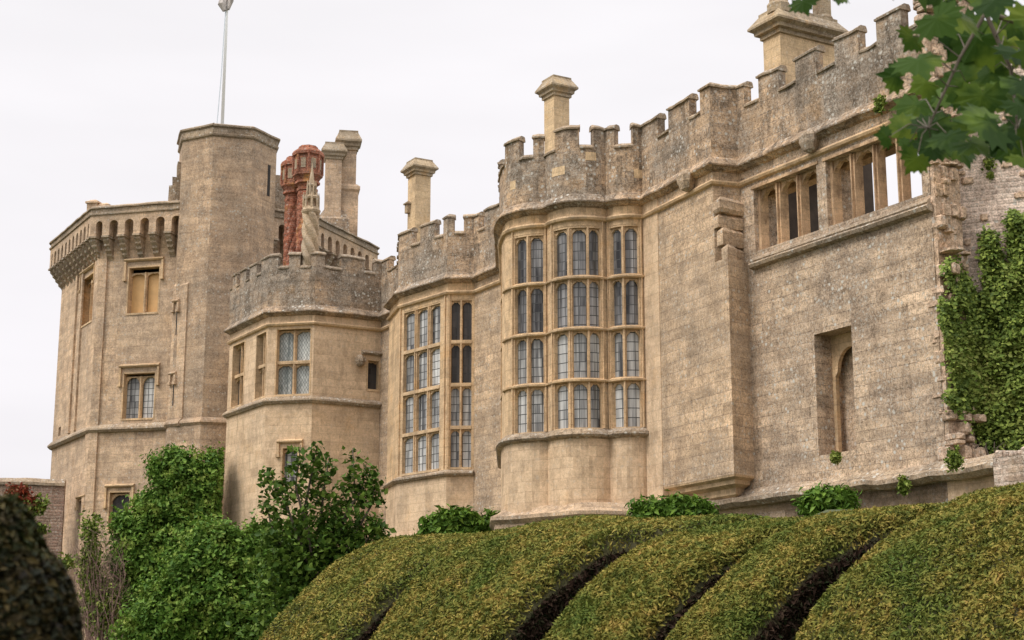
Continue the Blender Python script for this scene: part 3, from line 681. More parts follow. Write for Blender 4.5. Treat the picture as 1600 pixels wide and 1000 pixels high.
# --- parapets of the range (merlon spans read off the photograph in plan)
def spans(path, lst, z=MER, lo=0., hi=None):
    r = []
    for a, b in lst:
        s0, s1 = path.sof(a, z, lo, hi), path.sof(b, z, lo, hi)
        if s1 > s0 + .1: r.append((s0, s1))
    return r
c_b1 = RP.c[3]; c_b2 = RP.c[7]; c_b3 = RP.c[8]
P1p = Path(BAY1 + [(-4.3, 58.1)])
crenels(P1p, spans(P1p, [(366, 373), (378, 387), (393, 404), (411, 436), (453, 470), (487, 507), (533, 569), (586, 609)]), rng_o, 0, P1p.L, EMB=14.5)
P2p = Path([(-4.3, 58.1), (-4.06, 55.4), (-2.23, 53.1), (-1.3, 53.03), onwall(-.25)])
t1 = P2p.c[1]
sp2 = [(.25, .8), (1.15, 1.6)] + [(1.95, P2p.sof(645, MER, t1))] + spans(P2p, [(659, 681), (695, 710), (725, 750), (760, 792)], lo=t1)
crenels(P2p, sp2, rng_o, 0, P2p.L)
P3p = Path(BAY3)
sp3 = [(.3, 1.0), (1.5, 2.2), (2.8, 3.4), (4.0, 4.5)] + spans(P3p, [(792, 813), (834, 850), (870, 905), (925, 961), (987, 1010)], lo=P3p.c[4] - .3)
crenels(P3p, sp3, rng_o, 0, P3p.L)

for px0, px1, z, pth in ((865, 884, 13.62, P3p), (915, 930, 14.0, P3p), (990, 1006, 13.42, P3p), (800, 808, 13.5, P3p)):
    a, b = pth.sof(px0, z, P3p.c[4] - .2), pth.sof(px1, z, P3p.c[4] - .2)
    if b > a + .1: m_ = MB(); m_.slab(pth, a, b, z, z + .26, .03, .066); m_.build('patch_stone', M['chim'], rng_o)
# --- chimneys
WR = math.atan2(.864, -.503)     # box x axis along the wall
def chimney(parent, c, hx, hy, z0, z1, ch=.75, ov=.3, rot=WR, mat='chim', capmat='chimgrey', label=None, name='chimney'):
    m_ = MB(); m_.rings4(c, [(z0, hx, hy), (z1 - ch + .05, hx, hy)], rot); o = m_.build(name, M[mat], parent)
    m_ = MB(); z = z1 - ch
    m_.rings4(c, [(z, hx + .004, hy + .004), (z + .02, hx + .06, hy + .06), (z + ch * .16, hx + .06, hy + .06), (z + ch * .2, hx + ov * .55, hy + ov * .55), (z + ch * .32, hx + ov * .6, hy + ov * .6),
                 (z + ch * .42, hx + ov, hy + ov), (z + ch * .5, hx + ov, hy + ov), (z + ch * .9, hx + ov * .25, hy + ov * .25), (z + ch, hx + ov * .25, hy + ov * .25)], rot)
    m_.build('chimney_cap', M[capmat], o)
    if label: o['label'] = label
    return o
x, y, _ = at(870, 200, 50.3); chimney(rng_o, (x, y), .32, .30, 12.9, 19.05, .72, .23, label='square chimney above the lobed bay')
x, y, _ = at(655, 300, 59.0); chimney(rng_o, (x, y), .33, .33, 12.9, 18.95, .68, .23, label='square chimney above the canted bay')
x, y, _ = at(640, 305, 59.0); m_ = MB(); m_.box((x, y, 17.0), .22, .3, .35, WR); m_.rings4((x, y), [(17.17, .16, .2), (17.22, .16, .2), (17.3, .05, .1)], WR); m_.build('chimney_bracket', M['chimgrey'], rng_o)

# tall stone pair behind the tower
pc = empty('chimney_stack', 'pair of tall pale stone chimneys joined side by side behind the red brick chimney', 'chimney')
x, y, _ = at(542, 300, 73); a_ = chimney(pc, (x, y), .40, .34, 14, 24.9, 1.0, .24, rot=R(10), mat='tower', name='flue')
m_ = MB(); m_.rings4((x, y), [(14, .52, .46), (21.8, .52, .46), (21.9, .6, .54), (22.05, .6, .54), (22.2, .43, .38)], R(10)); m_.build('flue_base', M['tower'], pc)
x, y, _ = at(520, 300, 72.4); chimney(pc, (x, y), .38, .34, 14, 24.1, .85, .24, rot=R(10), mat='tower', name='flue')
m_ = MB(); m_.rings4((x, y), [(20.95, .42, .38), (21.3, .42, .38)], R(10)) if False else m_.rings4((x, y + .3), [(14, .75, .7), (20.3, .75, .7), (20.8, .45, .4)], R(10)); m_.build('flue_base', M['parapet'], pc)

# red brick twisted chimneys
rb = empty('brick_chimney', 'carved red brick double chimney with octagonal crown, rising behind the spiral stone pinnacle', 'chimney')
for px, Y, r, zt in ((459, 62.6, .27, 20.3), (480, 61.8, .31, 20.5)):
    x, y, _ = at(px, 300, Y); m_ = MB(); tw_ = []
    for z in np.linspace(13.2, 18.5, 110): tw_.append((z, r * (1.15 + .03 * math.sin(z * 22)), (z - 13) * .9))
    m_.loft((x, y), tw_, 40, wave=lambda a: 1 + .16 * abs(math.cos(3 * a)) ** .6); sh = m_.build('shaft', M['brick'], rb)
    m_ = MB(); k = r / .3
    prof = [(18.45, .33), (18.5, .42), (18.6, .42), (18.62, .36), (18.75, .40), (18.8, .5), (18.9, .5), (18.92, .44), (19.05, .52), (19.12, .6), (19.2, .6), (19.22, .55), (19.95, .56), (19.98, .64), (20.1, .64), (20.2, .58), (20.25, .42), (20.4, .38)]
    m_.loft((x, y), [(z + zt - 20.45, q_ * k) for z, q_ in prof], 8, rot=R(10))
    for j in range(8):
        a = R(10) + j * math.pi / 4; cx, cy = x + math.cos(a) * .585 * k, y + math.sin(a) * .585 * k
        m_.tube([(cx, cy, 19.2 + zt - 20.45), (cx, cy, 20.0 + zt - 20.45)], .045, 6)
    cr_ = m_.build('crown', M['brick'], rb)
    m_ = MB()
    for j in range(8):
        a = R(10) + (j + .5) * math.pi / 4; rr = .55 * k * math.cos(math.pi / 8) + .005
        m_.box((x + math.cos(a) * rr, y + math.sin(a) * rr, 19.6 + zt - 20.45), .03, .2, .42, a)
    m_.build('crest_panels', M['chimgrey'], rb)

# spiral stone pinnacle
sp = empty('spiral_pinnacle', 'slender spiral-fluted stone pinnacle with a crocketed spire, on the three-sided tower parapet', 'pinnacle')
x, y, _ = at(484, 380, 58.35); y += .1
m_ = MB(); rg = [(13.9, .08, 0), (14.3, .16, .3)] + [(z, .30 if z > 14.9 else .17 + .13 * (z - 14.3) / .6, -(z - 14) * 2.3) for z in np.linspace(14.4, 16.65, 70)]
m_.loft((x, y), rg, 40, wave=lambda a: 1 + .34 * (abs(math.cos(2 * a)) - .6)); m_.build('shaft', M['spiral'], sp)
m_ = MB(); m_.loft((x, y), [(16.6, .3), (16.68, .36), (16.76, .38), (16.82, .34), (16.9, .3)], 10)
m_.loft((x, y), [(16.85, .14), (17.9, .12), (18.0, .10), (18.35, .05), (18.72, .012)], 8)
for j in range(8):
    a = j * math.pi / 4 + .2
    cx, cy = x + math.cos(a) * .29, y + math.sin(a) * .29
    m_.tube([(cx, cy, 16.85), (cx, cy, 17.3), (cx, cy, 17.5)], [.045, .045, .01], 5)
    cx, cy = x + math.cos(a + .4) * .17, y + math.sin(a + .4) * .17
    m_.tube([(cx, cy, 17.35), (cx, cy, 17.8), (cx, cy, 17.98)], [.035, .035, .01], 5)
m_.loft((x, y), [(17.22, .28), (17.3, .3), (17.36, .24)], 10); m_.loft((x, y), [(17.74, .17), (17.8, .19), (17.86, .14)], 10); m_.build('lantern', M['spiral'], sp)

# ================================================================== RUINED WING (right)
ru = empty('ruined_wing', 'roofless stone wing with empty mullioned windows, a square turret and a jagged broken end, right', 'castle')
K0 = (3.78, 43.5); K1 = (5.35, 40.1); K2 = onwall(6.06); KE = onwall(9.55)
PU = Path([K0, K1, (6.1, 40.33), KE])           # cornice line
PWr = Path([onwall(3.9), KE])                     # wall face
G1 = (PWr.sof(1179, 11), PWr.sof(1277.5, 11)); G2 = (PWr.sof(1292, 11), PWr.sof(1439, 11)); NI = (PWr.sof(1276, 6), PWr.sof(1335, 6))
ops = [G1 + (10.32, 12.02), G2 + (10.32, 12.02), NI + (4.72, 7.72)]
mb = MB(); mb.wall(PWr, 0, PWr.L, B0, HC + .1, ops, .85)
mb.slab(PWr, G1[0], G2[1], HC - .0, HC + .1, -.003, -.85)
# inner leaf so that the openings have real thickness
PI_ = Path([tuple(PWr.at(PWr.L, -.85)), tuple(PWr.at(0, -.85))])
LL = PI_.L; ri = lambda o: (LL - o[1], LL - o[0], o[2], o[3])
mb.wall(PI_, 0, LL, B0, HC + .1, [ri(ops[0]), ri(ops[1])], .01)
rw = mb.build('wall', M['ruin'], ru)
# cross wall seen through the left openings
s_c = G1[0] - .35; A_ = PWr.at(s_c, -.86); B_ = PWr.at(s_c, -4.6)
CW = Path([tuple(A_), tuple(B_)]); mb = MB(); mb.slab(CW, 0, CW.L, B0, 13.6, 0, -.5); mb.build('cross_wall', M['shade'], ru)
# open windows
for G, n in ((G1, 3), (G2, 4)):
    mb = MB(); mw = .14; L_ = G[1] - G[0]; fw = .1; lw_ = (L_ - 2 * fw - (n - 1) * mw) / n
    o = -.14; d_ = .27
    for (p, q_) in ((G[0], G[0] + fw), (G[1] - fw, G[1])): mb.slab(PWr, p, q_, 10.32, 12.02, o, o - d_)
    mb.slab(PWr, G[0], G[1], 11.9, 12.018, -.5, -.84)
    for k in range(n - 1):
        p = G[0] + fw + (k + 1) * lw_ + k * mw
        mb.extrude(PWr, [(o - d_, 10.32), (o, 10.32), (o, 12.0), (o - d_, 12.0)], p, p + mw); mb.slab(PWr, p + .05, p + mw - .05, 10.32, 12.0, o + .07, o)
    for k in range(n):
        p = G[0] + fw + k * (lw_ + mw); mb.plate(PWr, arch_poly(p, p + lw_, 11.74, 12.02, .05), o - .05, o - .2)
    # square hood frame flush with the wall
    mb.slab(PWr, G[0] - .08, G[1] + .08, 12.02, 12.09, .0, .03); 
    mb.build('open_window', M['mull'], ru)
mb = MB(); mb.extrude(PWr, [(-.45, 10.02), (.1, 10.02), (.13, 10.06), (.1, 10.12), (-.2, 10.325), (-.45, 10.325)], G1[0] - .1, G2[1] + .25, .5, .012, .012)
mb.extrude(PWr, [(0, 9.84), (.16, 9.88), (.2, 9.96), (.14, 10.015), (0, 10.015)], G1[0] - .1, G2[1] + .3, .5, .01, .01); mb.build('sill', M['coping'], ru)
# niche window
mb = MB(); a, b = NI
mb.plate(PWr, [(a, 4.72), (a, 7.72), (b, 7.72), (b, 4.72), (b - .05, 4.72), (b - .05, 6.7)] + [((a + b) / 2 + (.49) * math.cos(t), 6.7 + .68 * math.sin(t) ** .8) for t in np.linspace(.1, math.pi - .1, 10)] + [(a + .1, 6.7), (a + .1, 4.72)], -.55, -.66)
mb.build('niche_window', M['warm'], ru)
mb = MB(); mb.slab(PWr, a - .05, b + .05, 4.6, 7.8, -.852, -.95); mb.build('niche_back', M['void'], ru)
# projecting square turret: upper part, stepped offsets, corbelled lower block
mb = MB(); mb.add([K0 + (9.9,), K1 + (9.9,), K1 + (HC + .1,), K0 + (HC + .1,)], [(0, 1, 2, 3)]); mb.add([K1 + (9.9,), (6.1, 40.33, 9.9), (6.1, 40.33, HC + .1), K1 + (HC + .1,)], [(0, 1, 2, 3)])
KL = (5.61, 39.53); KR = (6.22, 40.12)
PL = Path([K0, KL, KR])
mb.slab(PL, 0, PL.L, 4.45, 10.1, 0, -.5)
tb = mb.build('square_turret', M['wall'], ru)
mb = MB()   # weathered offsets
for z0, z1, sh in ((10.1, 10.5, .0), (10.5, 11.0, .1), (11.0, 11.4, .19), (11.4, 11.85, .15)):
    d = (1 - sh / .3)
    k1 = (K1[0] + (KL[0] - K1[0]) * d, K1[1] + (KL[1] - K1[1]) * d)
    pth = Path([(k1[0] - .12, k1[1] + .25), k1, (6.15, 40.25)])
    ns = .05 if z0 == 11.4 else .012
    mb.extrude(pth, [(-.2, z0), (.0, z0), (ns, z0 + .1), (ns * .7, z1 - .12), (-.1, z1), (-.2, z1)], 0, pth.L, .2, .02, .015)
mb.build('offset', M['wall'], tb)
mb = MB(); mb.extrude(PL, [(-.5, 4.46), (.0, 4.46), (-.02, 4.4), (-.14, 4.34), (-.16, 4.24), (-.34, 4.16), (-.36, 4.0), (-.5, 3.9)], .45, PL.L); mb.build('corbel', M['warm'], tb)
mb = MB(); PQ = Path([(K0[0] - .02, K0[1] - .02), (4.13, 42.74)]); mb.slab(PQ, 0, PQ.L, B0, HC, .02, -.3); mb.build('pilaster', M['plain_wall'], tb)
# plinth
PP = Path([(4.0, 42.9), onwall(5.35), onwall(11.1)])
mb = MB(); mb.extrude(PP, [(-.7, 3.7), (.22, 3.7), (.36, 3.8), (.36, 3.9), (.24, 3.96), (.04, 4.14), (-.7, 4.14)], 0, PP.L, .4, .03, .03); mb.build('plinth', M['coping'], ru)
sa, sb = PP.sof(1135, 3.5), PP.sof(1226, 3.5)
mb = MB(); mb.wall(PP, 0, PP.L, B0, 3.7, [(sa, sb, 2.6, 3.5)], .5); mb.build('plinth_wall', M['plain_wall'], ru)
m_ = MB(); m_.slab(PP, sa - .05, sb + .05, 2.5, 3.6, -.5, -.6); m_.build('cellar_opening', M['void'], ru)
m_ = MB()
for dz in (2.75, 3.0, 3.25, 3.45): m_.slab(PP, sa, sb, dz, dz + .07, -.1, -.2)
m_.build('timber_slats', M['timber'], ru)
# cornice, parapet
mb = MB(); mb.extrude(PU, CORN, 0, PU.L, .4, .02, .012); mb.build('cornice', M['parapet'], ru)
mb = MB(); mb.extrude(PU, ROLL, 0, PU.L, .8, .005); mb.build('moulding', M['warm'], ru)
for px, o in ((1083, 0), (1275, 0)):
    t = PU.sof(px, HC); x, y = PU.at(t, .2); m_ = MB()
    m_.loft((x, y), [(HC - .42, .05), (HC - .35, .16), (HC - .15, .24), (HC + .02, .25), (HC + .15, .16), (HC + .2, .05)], 9, wave=lambda a: 1 + .18 * math.sin(3 * a)); m_.build('carved_boss', M['coping'], ru)
crenels(PU, spans(PU, [(1004, 1030), (1047, 1079), (1096, 1165), (1187, 1218), (1245, 1277), (1306, 1343), (1371, 1410), (1438, 1462)]), ru, 0, PU.L - .05)
# broken end: toothing stones, each course its own length
mb = MB(); z = 3.0
dirw = np.array((.503, -.864)); nrm = np.array((.864, .503))
mb.extrude(Path([tuple(PWr.at(PWr.L - .02, 0)), tuple(PWr.at(PWr.L + .02, 0))]) if False else Path([tuple(PWr.at(PWr.L - .1, -.02)), tuple(PWr.at(PWr.L - .1, -.02) + dirw * .22)]), [(0, 3.), (0, 14.3), (-.8, 14.3), (-.8, 3.)], 0, .22)
while z < 15.0:
    h = random.choice((.08, .11, .14, .18, .24, .3)); zz = z + h / 2
    reach = .3 if zz < 8 else .42 + .15 * math.sin(zz * 1.7)
    if 4 < zz < 5.4: reach = .5
    e_ = PWr.at(PWr.L, 0)
    for dep in (0.0, .22, .44, .66):
        ln = max(.08, random.uniform(.1, 1.15) * reach); st_ = random.uniform(.05, .25)
        c = e_ + dirw * (ln / 2 - st_) + nrm * (dep + .12 + random.uniform(-.04, .04))
        if random.random() < .12: continue
        mb.rock((c[0], c[1], zz + random.uniform(-.02, .02)), ln + st_, .26, h * random.uniform(.85, 1.08), math.atan2(dirw[1], dirw[0]) + random.uniform(-.15, .15))
    z += h
be = mb.build('broken_stones', M['tooth'], ru)
# chimney on the ruined wing
x, y, _ = at(1249, 80, 41.0)
m_c = chimney(ru, (x, y), .36, .98, 12.9, 17.35, .78, .3, label='broad yellow stone chimney with two octagonal flues')
for px, Y in ((1217, 40.4), (1284, 41.4)):
    x, y, _ = at(px, 12, Y); m_ = MB(); m_.loft((x, y), [(17.2, .33), (17.45, .33), (17.55, .26), (19.4, .26), (19.5, .38), (19.8, .38)], 8); m_.build('flue', M['chimgrey'], m_c)

# rubble cross wall beyond the broken end
rwall = empty('rubble_wall', 'tall pale rubble wall seen past the jagged end, half covered by ivy, right edge', 'wall')
PR = Path([(9.7, 35.4), (13.6, 34.0)])
mb = MB(); n_ = 26
mb.slab(PR, 0, PR.L, B0, 13.9, 0, -.7); mb.build('masonry', M['rubble'], rwall)
mb = MB(); coping(mb, PR, 0, PR.L, 13.9, .7, .04); mb.slab(PR, .9, 1.35, 13.9, 15.6, .02, -.5, None, 0, 0); mb.build('coping', M['tooth'], rwall)
mb = MB()
for _ in range(150):   # stones standing proud of the face
    t, z = random.uniform(.1, PR.L - .1), random.uniform(4, 13.6); c = PR.at(t, random.uniform(.0, .03)); h = random.uniform(.07, .16)
    mb.rock((c[0], c[1], z), random.uniform(.12, .35), .08, h, math.atan2(PR.d[0][1], PR.d[0][0]))
mb.build('proud_stones', M['tooth'], rwall)

lowr = Path([at(1553, 740, 30.2)[:2], at(1700, 740, 28.6)[:2]])
mb = MB(); mb.slab(lowr, 0, lowr.L, B0, 3.72, 0, -.5, .3, 0, .02)
for k in range(14):
    t = k * lowr.L / 14; c = lowr.at(t + .12, -.25); h = random.uniform(.12, .2); mb.rock((c[0], c[1], 3.7 + h / 2 - .04), lowr.L / 14 + .01, .55, h * 1.2, math.atan2(lowr.d[0][1], lowr.d[0][0]))
tag(mb.build('low_rubble_wall', M['lowrub']), 'low grey rubble wall with pale mortar behind the hedge, bottom right', 'wall')
lw_p = Path([(-27, 65.2), (-19.05, 66.8)])
gw = empty('garden_wall', 'reddish rubble garden wall with flat coping against the left tower, far left', 'wall')
mb = MB(); mb.slab(lw_p, 0, lw_p.L, B0, 7.0, 0, -.5, .5, 0, .02); mb.build('masonry', M['redrub'], gw)
mb = MB(); mb.extrude(lw_p, [(.1, 7.0), (.1, 7.12), (-.1, 7.3), (-.55, 7.3), (-.6, 7.0)], 0, lw_p.L, .4, .03, .02); mb.build('coping', M['coping'], gw)

# ================================================================== FOLIAGE
def leaf_mesh(name, P, size, mat, parent=None, up=.35, aspect=1.5, nrm=None, spread=1., fold=.25):
    """P (n,3) centres; each leaf a folded diamond of two faces"""
    n = len(P); size = np.broadcast_to(size, (n,)) * rng.uniform(.5, 1.45, n)
    nv = rng.normal(size=(n, 3)) * spread
    if nrm is not None: nv += nrm * 1.2
    nv[:, 2] += up * 1.5; nv /= np.linalg.norm(nv, axis=1)[:, None] + 1e-9
    t = rng.normal(size=(n, 3)); t -= (t * nv).sum(1)[:, None] * nv; t /= np.linalg.norm(t, axis=1)[:, None] + 1e-9
    b = np.cross(nv, t); s = size[:, None]
    v = np.stack([P - t * s * aspect / 2, P + b * s * .42 + nv * s * fold, P + t * s * aspect / 2, P - b * s * .42 + nv * s * fold], 1).reshape(-1, 3)
    idx = np.arange(n)[:, None] * 4
    f = np.concatenate([idx + np.array([0, 1, 2]), idx + np.array([0, 2, 3])], 1).reshape(-1, 3)
    me = bpy.data.meshes.new(name); me.vertices.add(len(v)); me.vertices.foreach_set('co', v.ravel())
    me.loops.add(f.size); me.loops.foreach_set('vertex_index', f.ravel().astype(np.int32))
    me.polygons.add(len(f)); me.polygons.foreach_set('loop_start', (np.arange(len(f)) * 3).astype(np.int32))
    me.update(calc_edges=True); me.validate(); me.materials.append(mat)
    o = bpy.data.objects.new(name, me); COL.objects.link(o)
    if parent: o.parent = parent
    return o
def blob_pts(blobs, n, shell=.35, clump=.16, per=14):
    """leaf positions in sprays near the surface of overlapping ellipsoids (c, r, weight)"""
    W = np.array([b[2] for b in blobs], float); W /= W.sum(); out_ = []; nr = []
    k = max(1, n // per); ch = rng.choice(len(blobs), k, p=W)
    C = np.array([b[0] for b in blobs]); Rr = np.array([b[1] for b in blobs])
    d = rng.normal(size=(k, 3)); d /= np.linalg.norm(d, axis=1)[:, None]
    rad = 1 - shell * rng.random(k) ** 1.5 + rng.normal(size=k) * .07
    cen = C[ch] + d * Rr[ch] * rad[:, None]
    P = np.repeat(cen, per, 0) + rng.normal(size=(k * per, 3)) * clump
    return P, np.repeat(d, per, 0)
def pxblobs(lst, Y):
    r = []
    for px, py, rx, ry, *rest in lst:
        dY = rest[0] if rest else 0; x, y, z = at(px, py, Y + dY); s = (Y + dY) / 2420
        r.append(((x, y, z), (rx * s, min(rx, ry) * s * .8, ry * s), rx * ry))
    return r
def stems(pts, parent, mat='bark', name='trunk'):
    mb = MB()
    for p, r in pts: mb.tube(p, r, 7)
    return mb.build(name, M[mat], parent, True)

# climbing shrub against the tower (partly behind the three-sided tower)
cs = empty('climbing_shrub', 'large bright green climbing shrub against the left tower, topmost part behind the three-sided tower edge', 'shrub')
bl = pxblobs([(292, 745, 50, 40), (264, 728, 26, 24), (262, 790, 48, 36), (222, 845, 40, 44), (232, 800, 28, 24), (325, 770, 45, 55), (300, 840, 70, 50), (230, 880, 55, 45), (215, 930, 45, 60), (300, 910, 60, 50), (196, 830, 20, 26), (260, 970, 60, 50), (345, 740, 24, 34)], 60.9)
core = MB()
P, D = blob_pts(bl, 85000, .75, .19, 60); kk_ = ~((P[:, 0] / P[:, 1] > -.1850) & (P[:, 2] / P[:, 1] > .078)); P, D = P[kk_], D[kk_]; leaf_mesh('foliage', P, .12, LM['climb'], cs, .4, 1.5, D, .8)
x, y, z = at(270, 980, 61); stems([([(x, y, gh(x, y)), (x + .2, y, 3), (x - .3, y, 6), at(280, 760, 60.9)], [.2, .16, .1, .05]), ([(x + .2, y, 2), (x + 1, y, 4.5), at(320, 800, 60.9)], [.12, .08, .04]), ([(x + .2, y, 2), (x - 1, y, 3.5), at(210, 850, 60.9)], [.12, .08, .04])], cs)
cs2 = empty('climbing_shrub', 'dense green shrub in front of the three-sided tower base, bottom left', 'shrub')
bl = pxblobs([(330, 860, 55, 42), (380, 880, 42, 40), (300, 900, 50, 45), (350, 940, 80, 60), (270, 960, 60, 50), (430, 920, 60, 55), (240, 985, 60, 30), (470, 960, 60, 50), (405, 850, 30, 26), (450, 850, 40, 30), (400, 985, 90, 40)], 53)
P, D = blob_pts(bl, 85000, .75, .18, 60); leaf_mesh('foliage', P, .115, LM['climb'], cs2, .4, 1.5, D, .8)
x, y, z = at(360, 1000, 53); stems([([(x, y, gh(x, y)), (x, y, 1.5), at(350, 900, 53)], [.2, .15, .06]), ([(x + 1, y, gh(x + 1, y)), at(440, 940, 53)], [.12, .05]), ([(x - 1.5, y, gh(x, y)), at(280, 940, 53)], [.12, .05])], cs2)

# maple sapling, open crown with separate boughs
mp = empty('maple_tree', 'young dark green maple with upright open boughs in front of the three-sided tower window', 'tree')
YT = 44.
def A(px, py, d=0): return Vector(at(px, py, YT + d))
tops = [((500, 930), (470, 850), (440, 770), (412, 735)), ((500, 930), (480, 830), (462, 760), (470, 695)), ((505, 930), (520, 850), (555, 780), (551, 700)), ((505, 930), (540, 860), (580, 790), (588, 750)),
        ((500, 930), (500, 830), (505, 770), (515, 712)), ((500, 935), (450, 880), (425, 825), (415, 785)), ((505, 930), (550, 870), (590, 825), (585, 820)), ((500, 930), (475, 800), (487, 740), (494, 700)), ((505, 930), (530, 820), (565, 765), (572, 725))]
br = []; cen = []
bx, by, bz = at(503, 1000, YT); br.append(([(bx, by, gh(bx, by)), (bx, by, 0.8), A(503, 930)], [.16, .13, .1]))
for k, tp in enumerate(tops):
    d0 = random.uniform(-.7, .7); pts = [A(p[0], p[1], d0 * i / 3) for i, p in enumerate(tp)]; br.append((pts, [.06, .045, .03, .012]))
    for i in range(3):
        for j in range(7):
            f_ = j / 7; p = pts[i].lerp(pts[i + 1], f_)
            if i == 0 and j < 3: continue
            wdt = (.34, .3)[i] if i < 2 else .2 - .14 * f_
            for _ in range((6, 5, 4)[i]): cen.append(p + Vector(rng.normal(size=3)) * wdt)
for px, py, r, n_ in ((470, 880, .8, 130), (520, 870, .8, 150), (560, 850, .5, 60), (440, 900, .8, 110), (500, 930, 1., 170), (450, 960, 1.1, 170), (545, 900, .5, 60), (425, 840, .4, 34), (590, 838, .3, 14), (520, 815, .5, 50)):
    for _ in range(n_): cen.append(A(px, py) + Vector(rng.normal(size=3)) * r * .42)
cen = np.array([tuple(c) for c in cen]); P = np.repeat(cen, 4, 0) + rng.normal(size=(len(cen) * 4, 3)) * .1
leaf_mesh('foliage', P, .15, LM['maple'], mp, .5, 1.25, None, .7); stems(br, mp)

def bush(label, lst, Y, n, size, mat, cat='bush', name='bush', clump=.09, group=None):
    o = empty(name, label, cat, group); bl = pxblobs(lst, Y)
    for c, rr, wt in list(bl):
        z = c[2]
        while z > gh(c[0], c[1]) + .3: z -= rr[2] * 1.1; bl.append(((c[0], c[1], z), (rr[0], rr[1], rr[2]), wt * .5))
    P, D = blob_pts(bl, int(n * 1.7), .6, clump, 10); leaf_mesh('foliage', P, size, LM[mat], o, .4, 1.9, D, .9)
    sp_ = []
    for b in bl[:4]:
        c = b[0]; sp_.append(([(c[0], c[1], gh(c[0], c[1])), tuple(c)], [.05, .02]))
    stems(sp_, o, name='stem'); return o
bush('light green feathery bush below the canted bay window', [(690, 825, 32, 20), (715, 820, 28, 24), (740, 828, 30, 22), (768, 822, 14, 20), (700, 812, 16, 14), (730, 808, 14, 12), (690, 845, 45, 14)], 48, 7000, .12, 'bush')
bush('low green bush behind the hedge under the square turret', [(1010, 795, 20, 9), (1060, 790, 26, 10), (1090, 796, 24, 10), (1040, 800, 40, 8)], 38, 4500, .09, 'bush')
bush('rounded dark green bush under the niche window, right of the cellar opening', [(1290, 785, 30, 15), (1272, 790, 16, 14), (1315, 780, 18, 11)], 34, 3500, .09, 'bush')
o = empty('twiggy_shrub', 'half bare brown twiggy shrub beside the left tower base', 'shrub')
mb = MB()
for k in range(110):
    px0, px1 = random.uniform(140, 185), random.uniform(112, 205); y1 = random.uniform(810, 905) + abs(px1 - 155) * .7; Y = 60 + random.uniform(-.6, .6)
    a, b = Vector(at(px0, 985, Y)), Vector(at(px1, y1, Y)); a.z = gh(a.x, a.y) - .05; m = a.lerp(b, .4) + Vector(rng.normal(size=3)) * .22; m2_ = a.lerp(b, .75) + Vector(rng.normal(size=3)) * .25
    mb.tube([a, m, m2_, b], [.014, .011, .008, .004], 4)
    for _ in range(7):
        q_ = m.lerp(b, random.random()) + Vector(rng.normal(size=3)) * .05; w_ = Vector((random.uniform(-.45, .45), random.uniform(-.3, .3), random.uniform(-.05, .4))); mb.tube([q_, q_ + w_ * .5 + Vector((0, 0, .05)), q_ + w_], [.007, .005, .003], 3)
mb.build('twigs', M['twig'], o)
P, D = blob_pts(pxblobs([(142, 830, 12, 30), (140, 880, 16, 40), (150, 930, 24, 40), (170, 960, 30, 40)], 60), 5000, .8, .12); leaf_mesh('foliage', P, .1, LM['ivy'], o)
P, D = blob_pts(pxblobs([(28, 772, 20, 14), (45, 785, 14, 12)], 64.4), 900, .9, .1, 8)
o = tag(leaf_mesh('red_creeper', P, .14, LM['red']), 'red autumn creeper on top of the far left garden wall', 'creeper')
P, D = blob_pts(pxblobs([(45, 800, 12, 22), (65, 790, 10, 14), (100, 880, 12, 12), (60, 830, 14, 12)], 64.4), 900, .9, .1, 8)
tag(leaf_mesh('wall_plant', P, .13, LM['ivy']), 'small green plants growing on the far left garden wall', 'plant')

# ivy on the rubble wall
def inpoly(x, y, poly):
    c = np.zeros(len(x), bool); j = len(poly) - 1
    for i in range(len(poly)):
        xi, yi = poly[i]; xj, yj = poly[j]
        c ^= ((yi > y) != (yj > y)) & (x < (xj - xi) * (y - yi) / (yj - yi + 1e-9) + xi); j = i
    return c
iv = empty('ivy', 'thick green ivy climbing the pale rubble wall, right edge', 'ivy')
poly = [(1468, 470), (1490, 478), (1500, 520), (1520, 500), (1490, 450), (1476, 418), (1490, 408), (1510, 440), (1530, 470), (1545, 450), (1535, 400), (1538, 365), (1550, 362), (1560, 400), (1575, 430), (1590, 450), (1580, 400), (1575, 345), (1585, 330), (1598, 345), (1612, 400), (1660, 380), (1660, 730), (1550, 718), (1543, 700), (1528, 672), (1502, 640), (1480, 626), (1484, 616), (1496, 610), (1490, 580), (1484, 545), (1476, 510)]
n_ = 90000; PX = rng.uniform(1465, 1655, n_); PY = rng.uniform(328, 725, n_)
jx, jy = rng.normal(size=n_) * 5, rng.normal(size=n_) * 5
mk = inpoly(PX + jx, PY + jy, poly); PX, PY = PX[mk], PY[mk]
Pl = []
for px, py in zip(PX, PY):
    U, F = UF(py); k = (px - 800) / F
    # plane of rubble wall for px > 1530, broken end plane nearer to the left
    d = PR.d[0]; p0 = PR.p[0]; t = (p0[0] - k * p0[1]) / (k * d[1] - d[0]); Y = p0[1] + t * d[1] - .12
    Yb = 50.8 / (1 + 1.717 * k) - .15
    if px < 1540: Y = min(Y, 33.95 + (px - 1465) / 75 * 1.1)
    Y -= abs(rng.normal()) * .13 + .1 * math.sin(px * .11) * math.sin(py * .07)
    Pl.append((k * Y, Y, U / F * Y))
Pl = np.array(Pl); leaf_mesh('foliage', Pl, .085, LM['ivy'], iv, .5, 1.2, np.array([[-.3, -1, .2]]), .55)
mb = MB()
for k in range(14):
    px = 1500 + k * 9; pts = []
    for py in (728, 715, 700, 690):
        pts.append(at(px + random.uniform(-8, 8), py, 34.5 if px > 1540 else 34.1 + (px - 1465) / 150))
    mb.tube(pts, [.03, .025, .02, .006], 4)
mb.build('stem', M['bark'], iv)
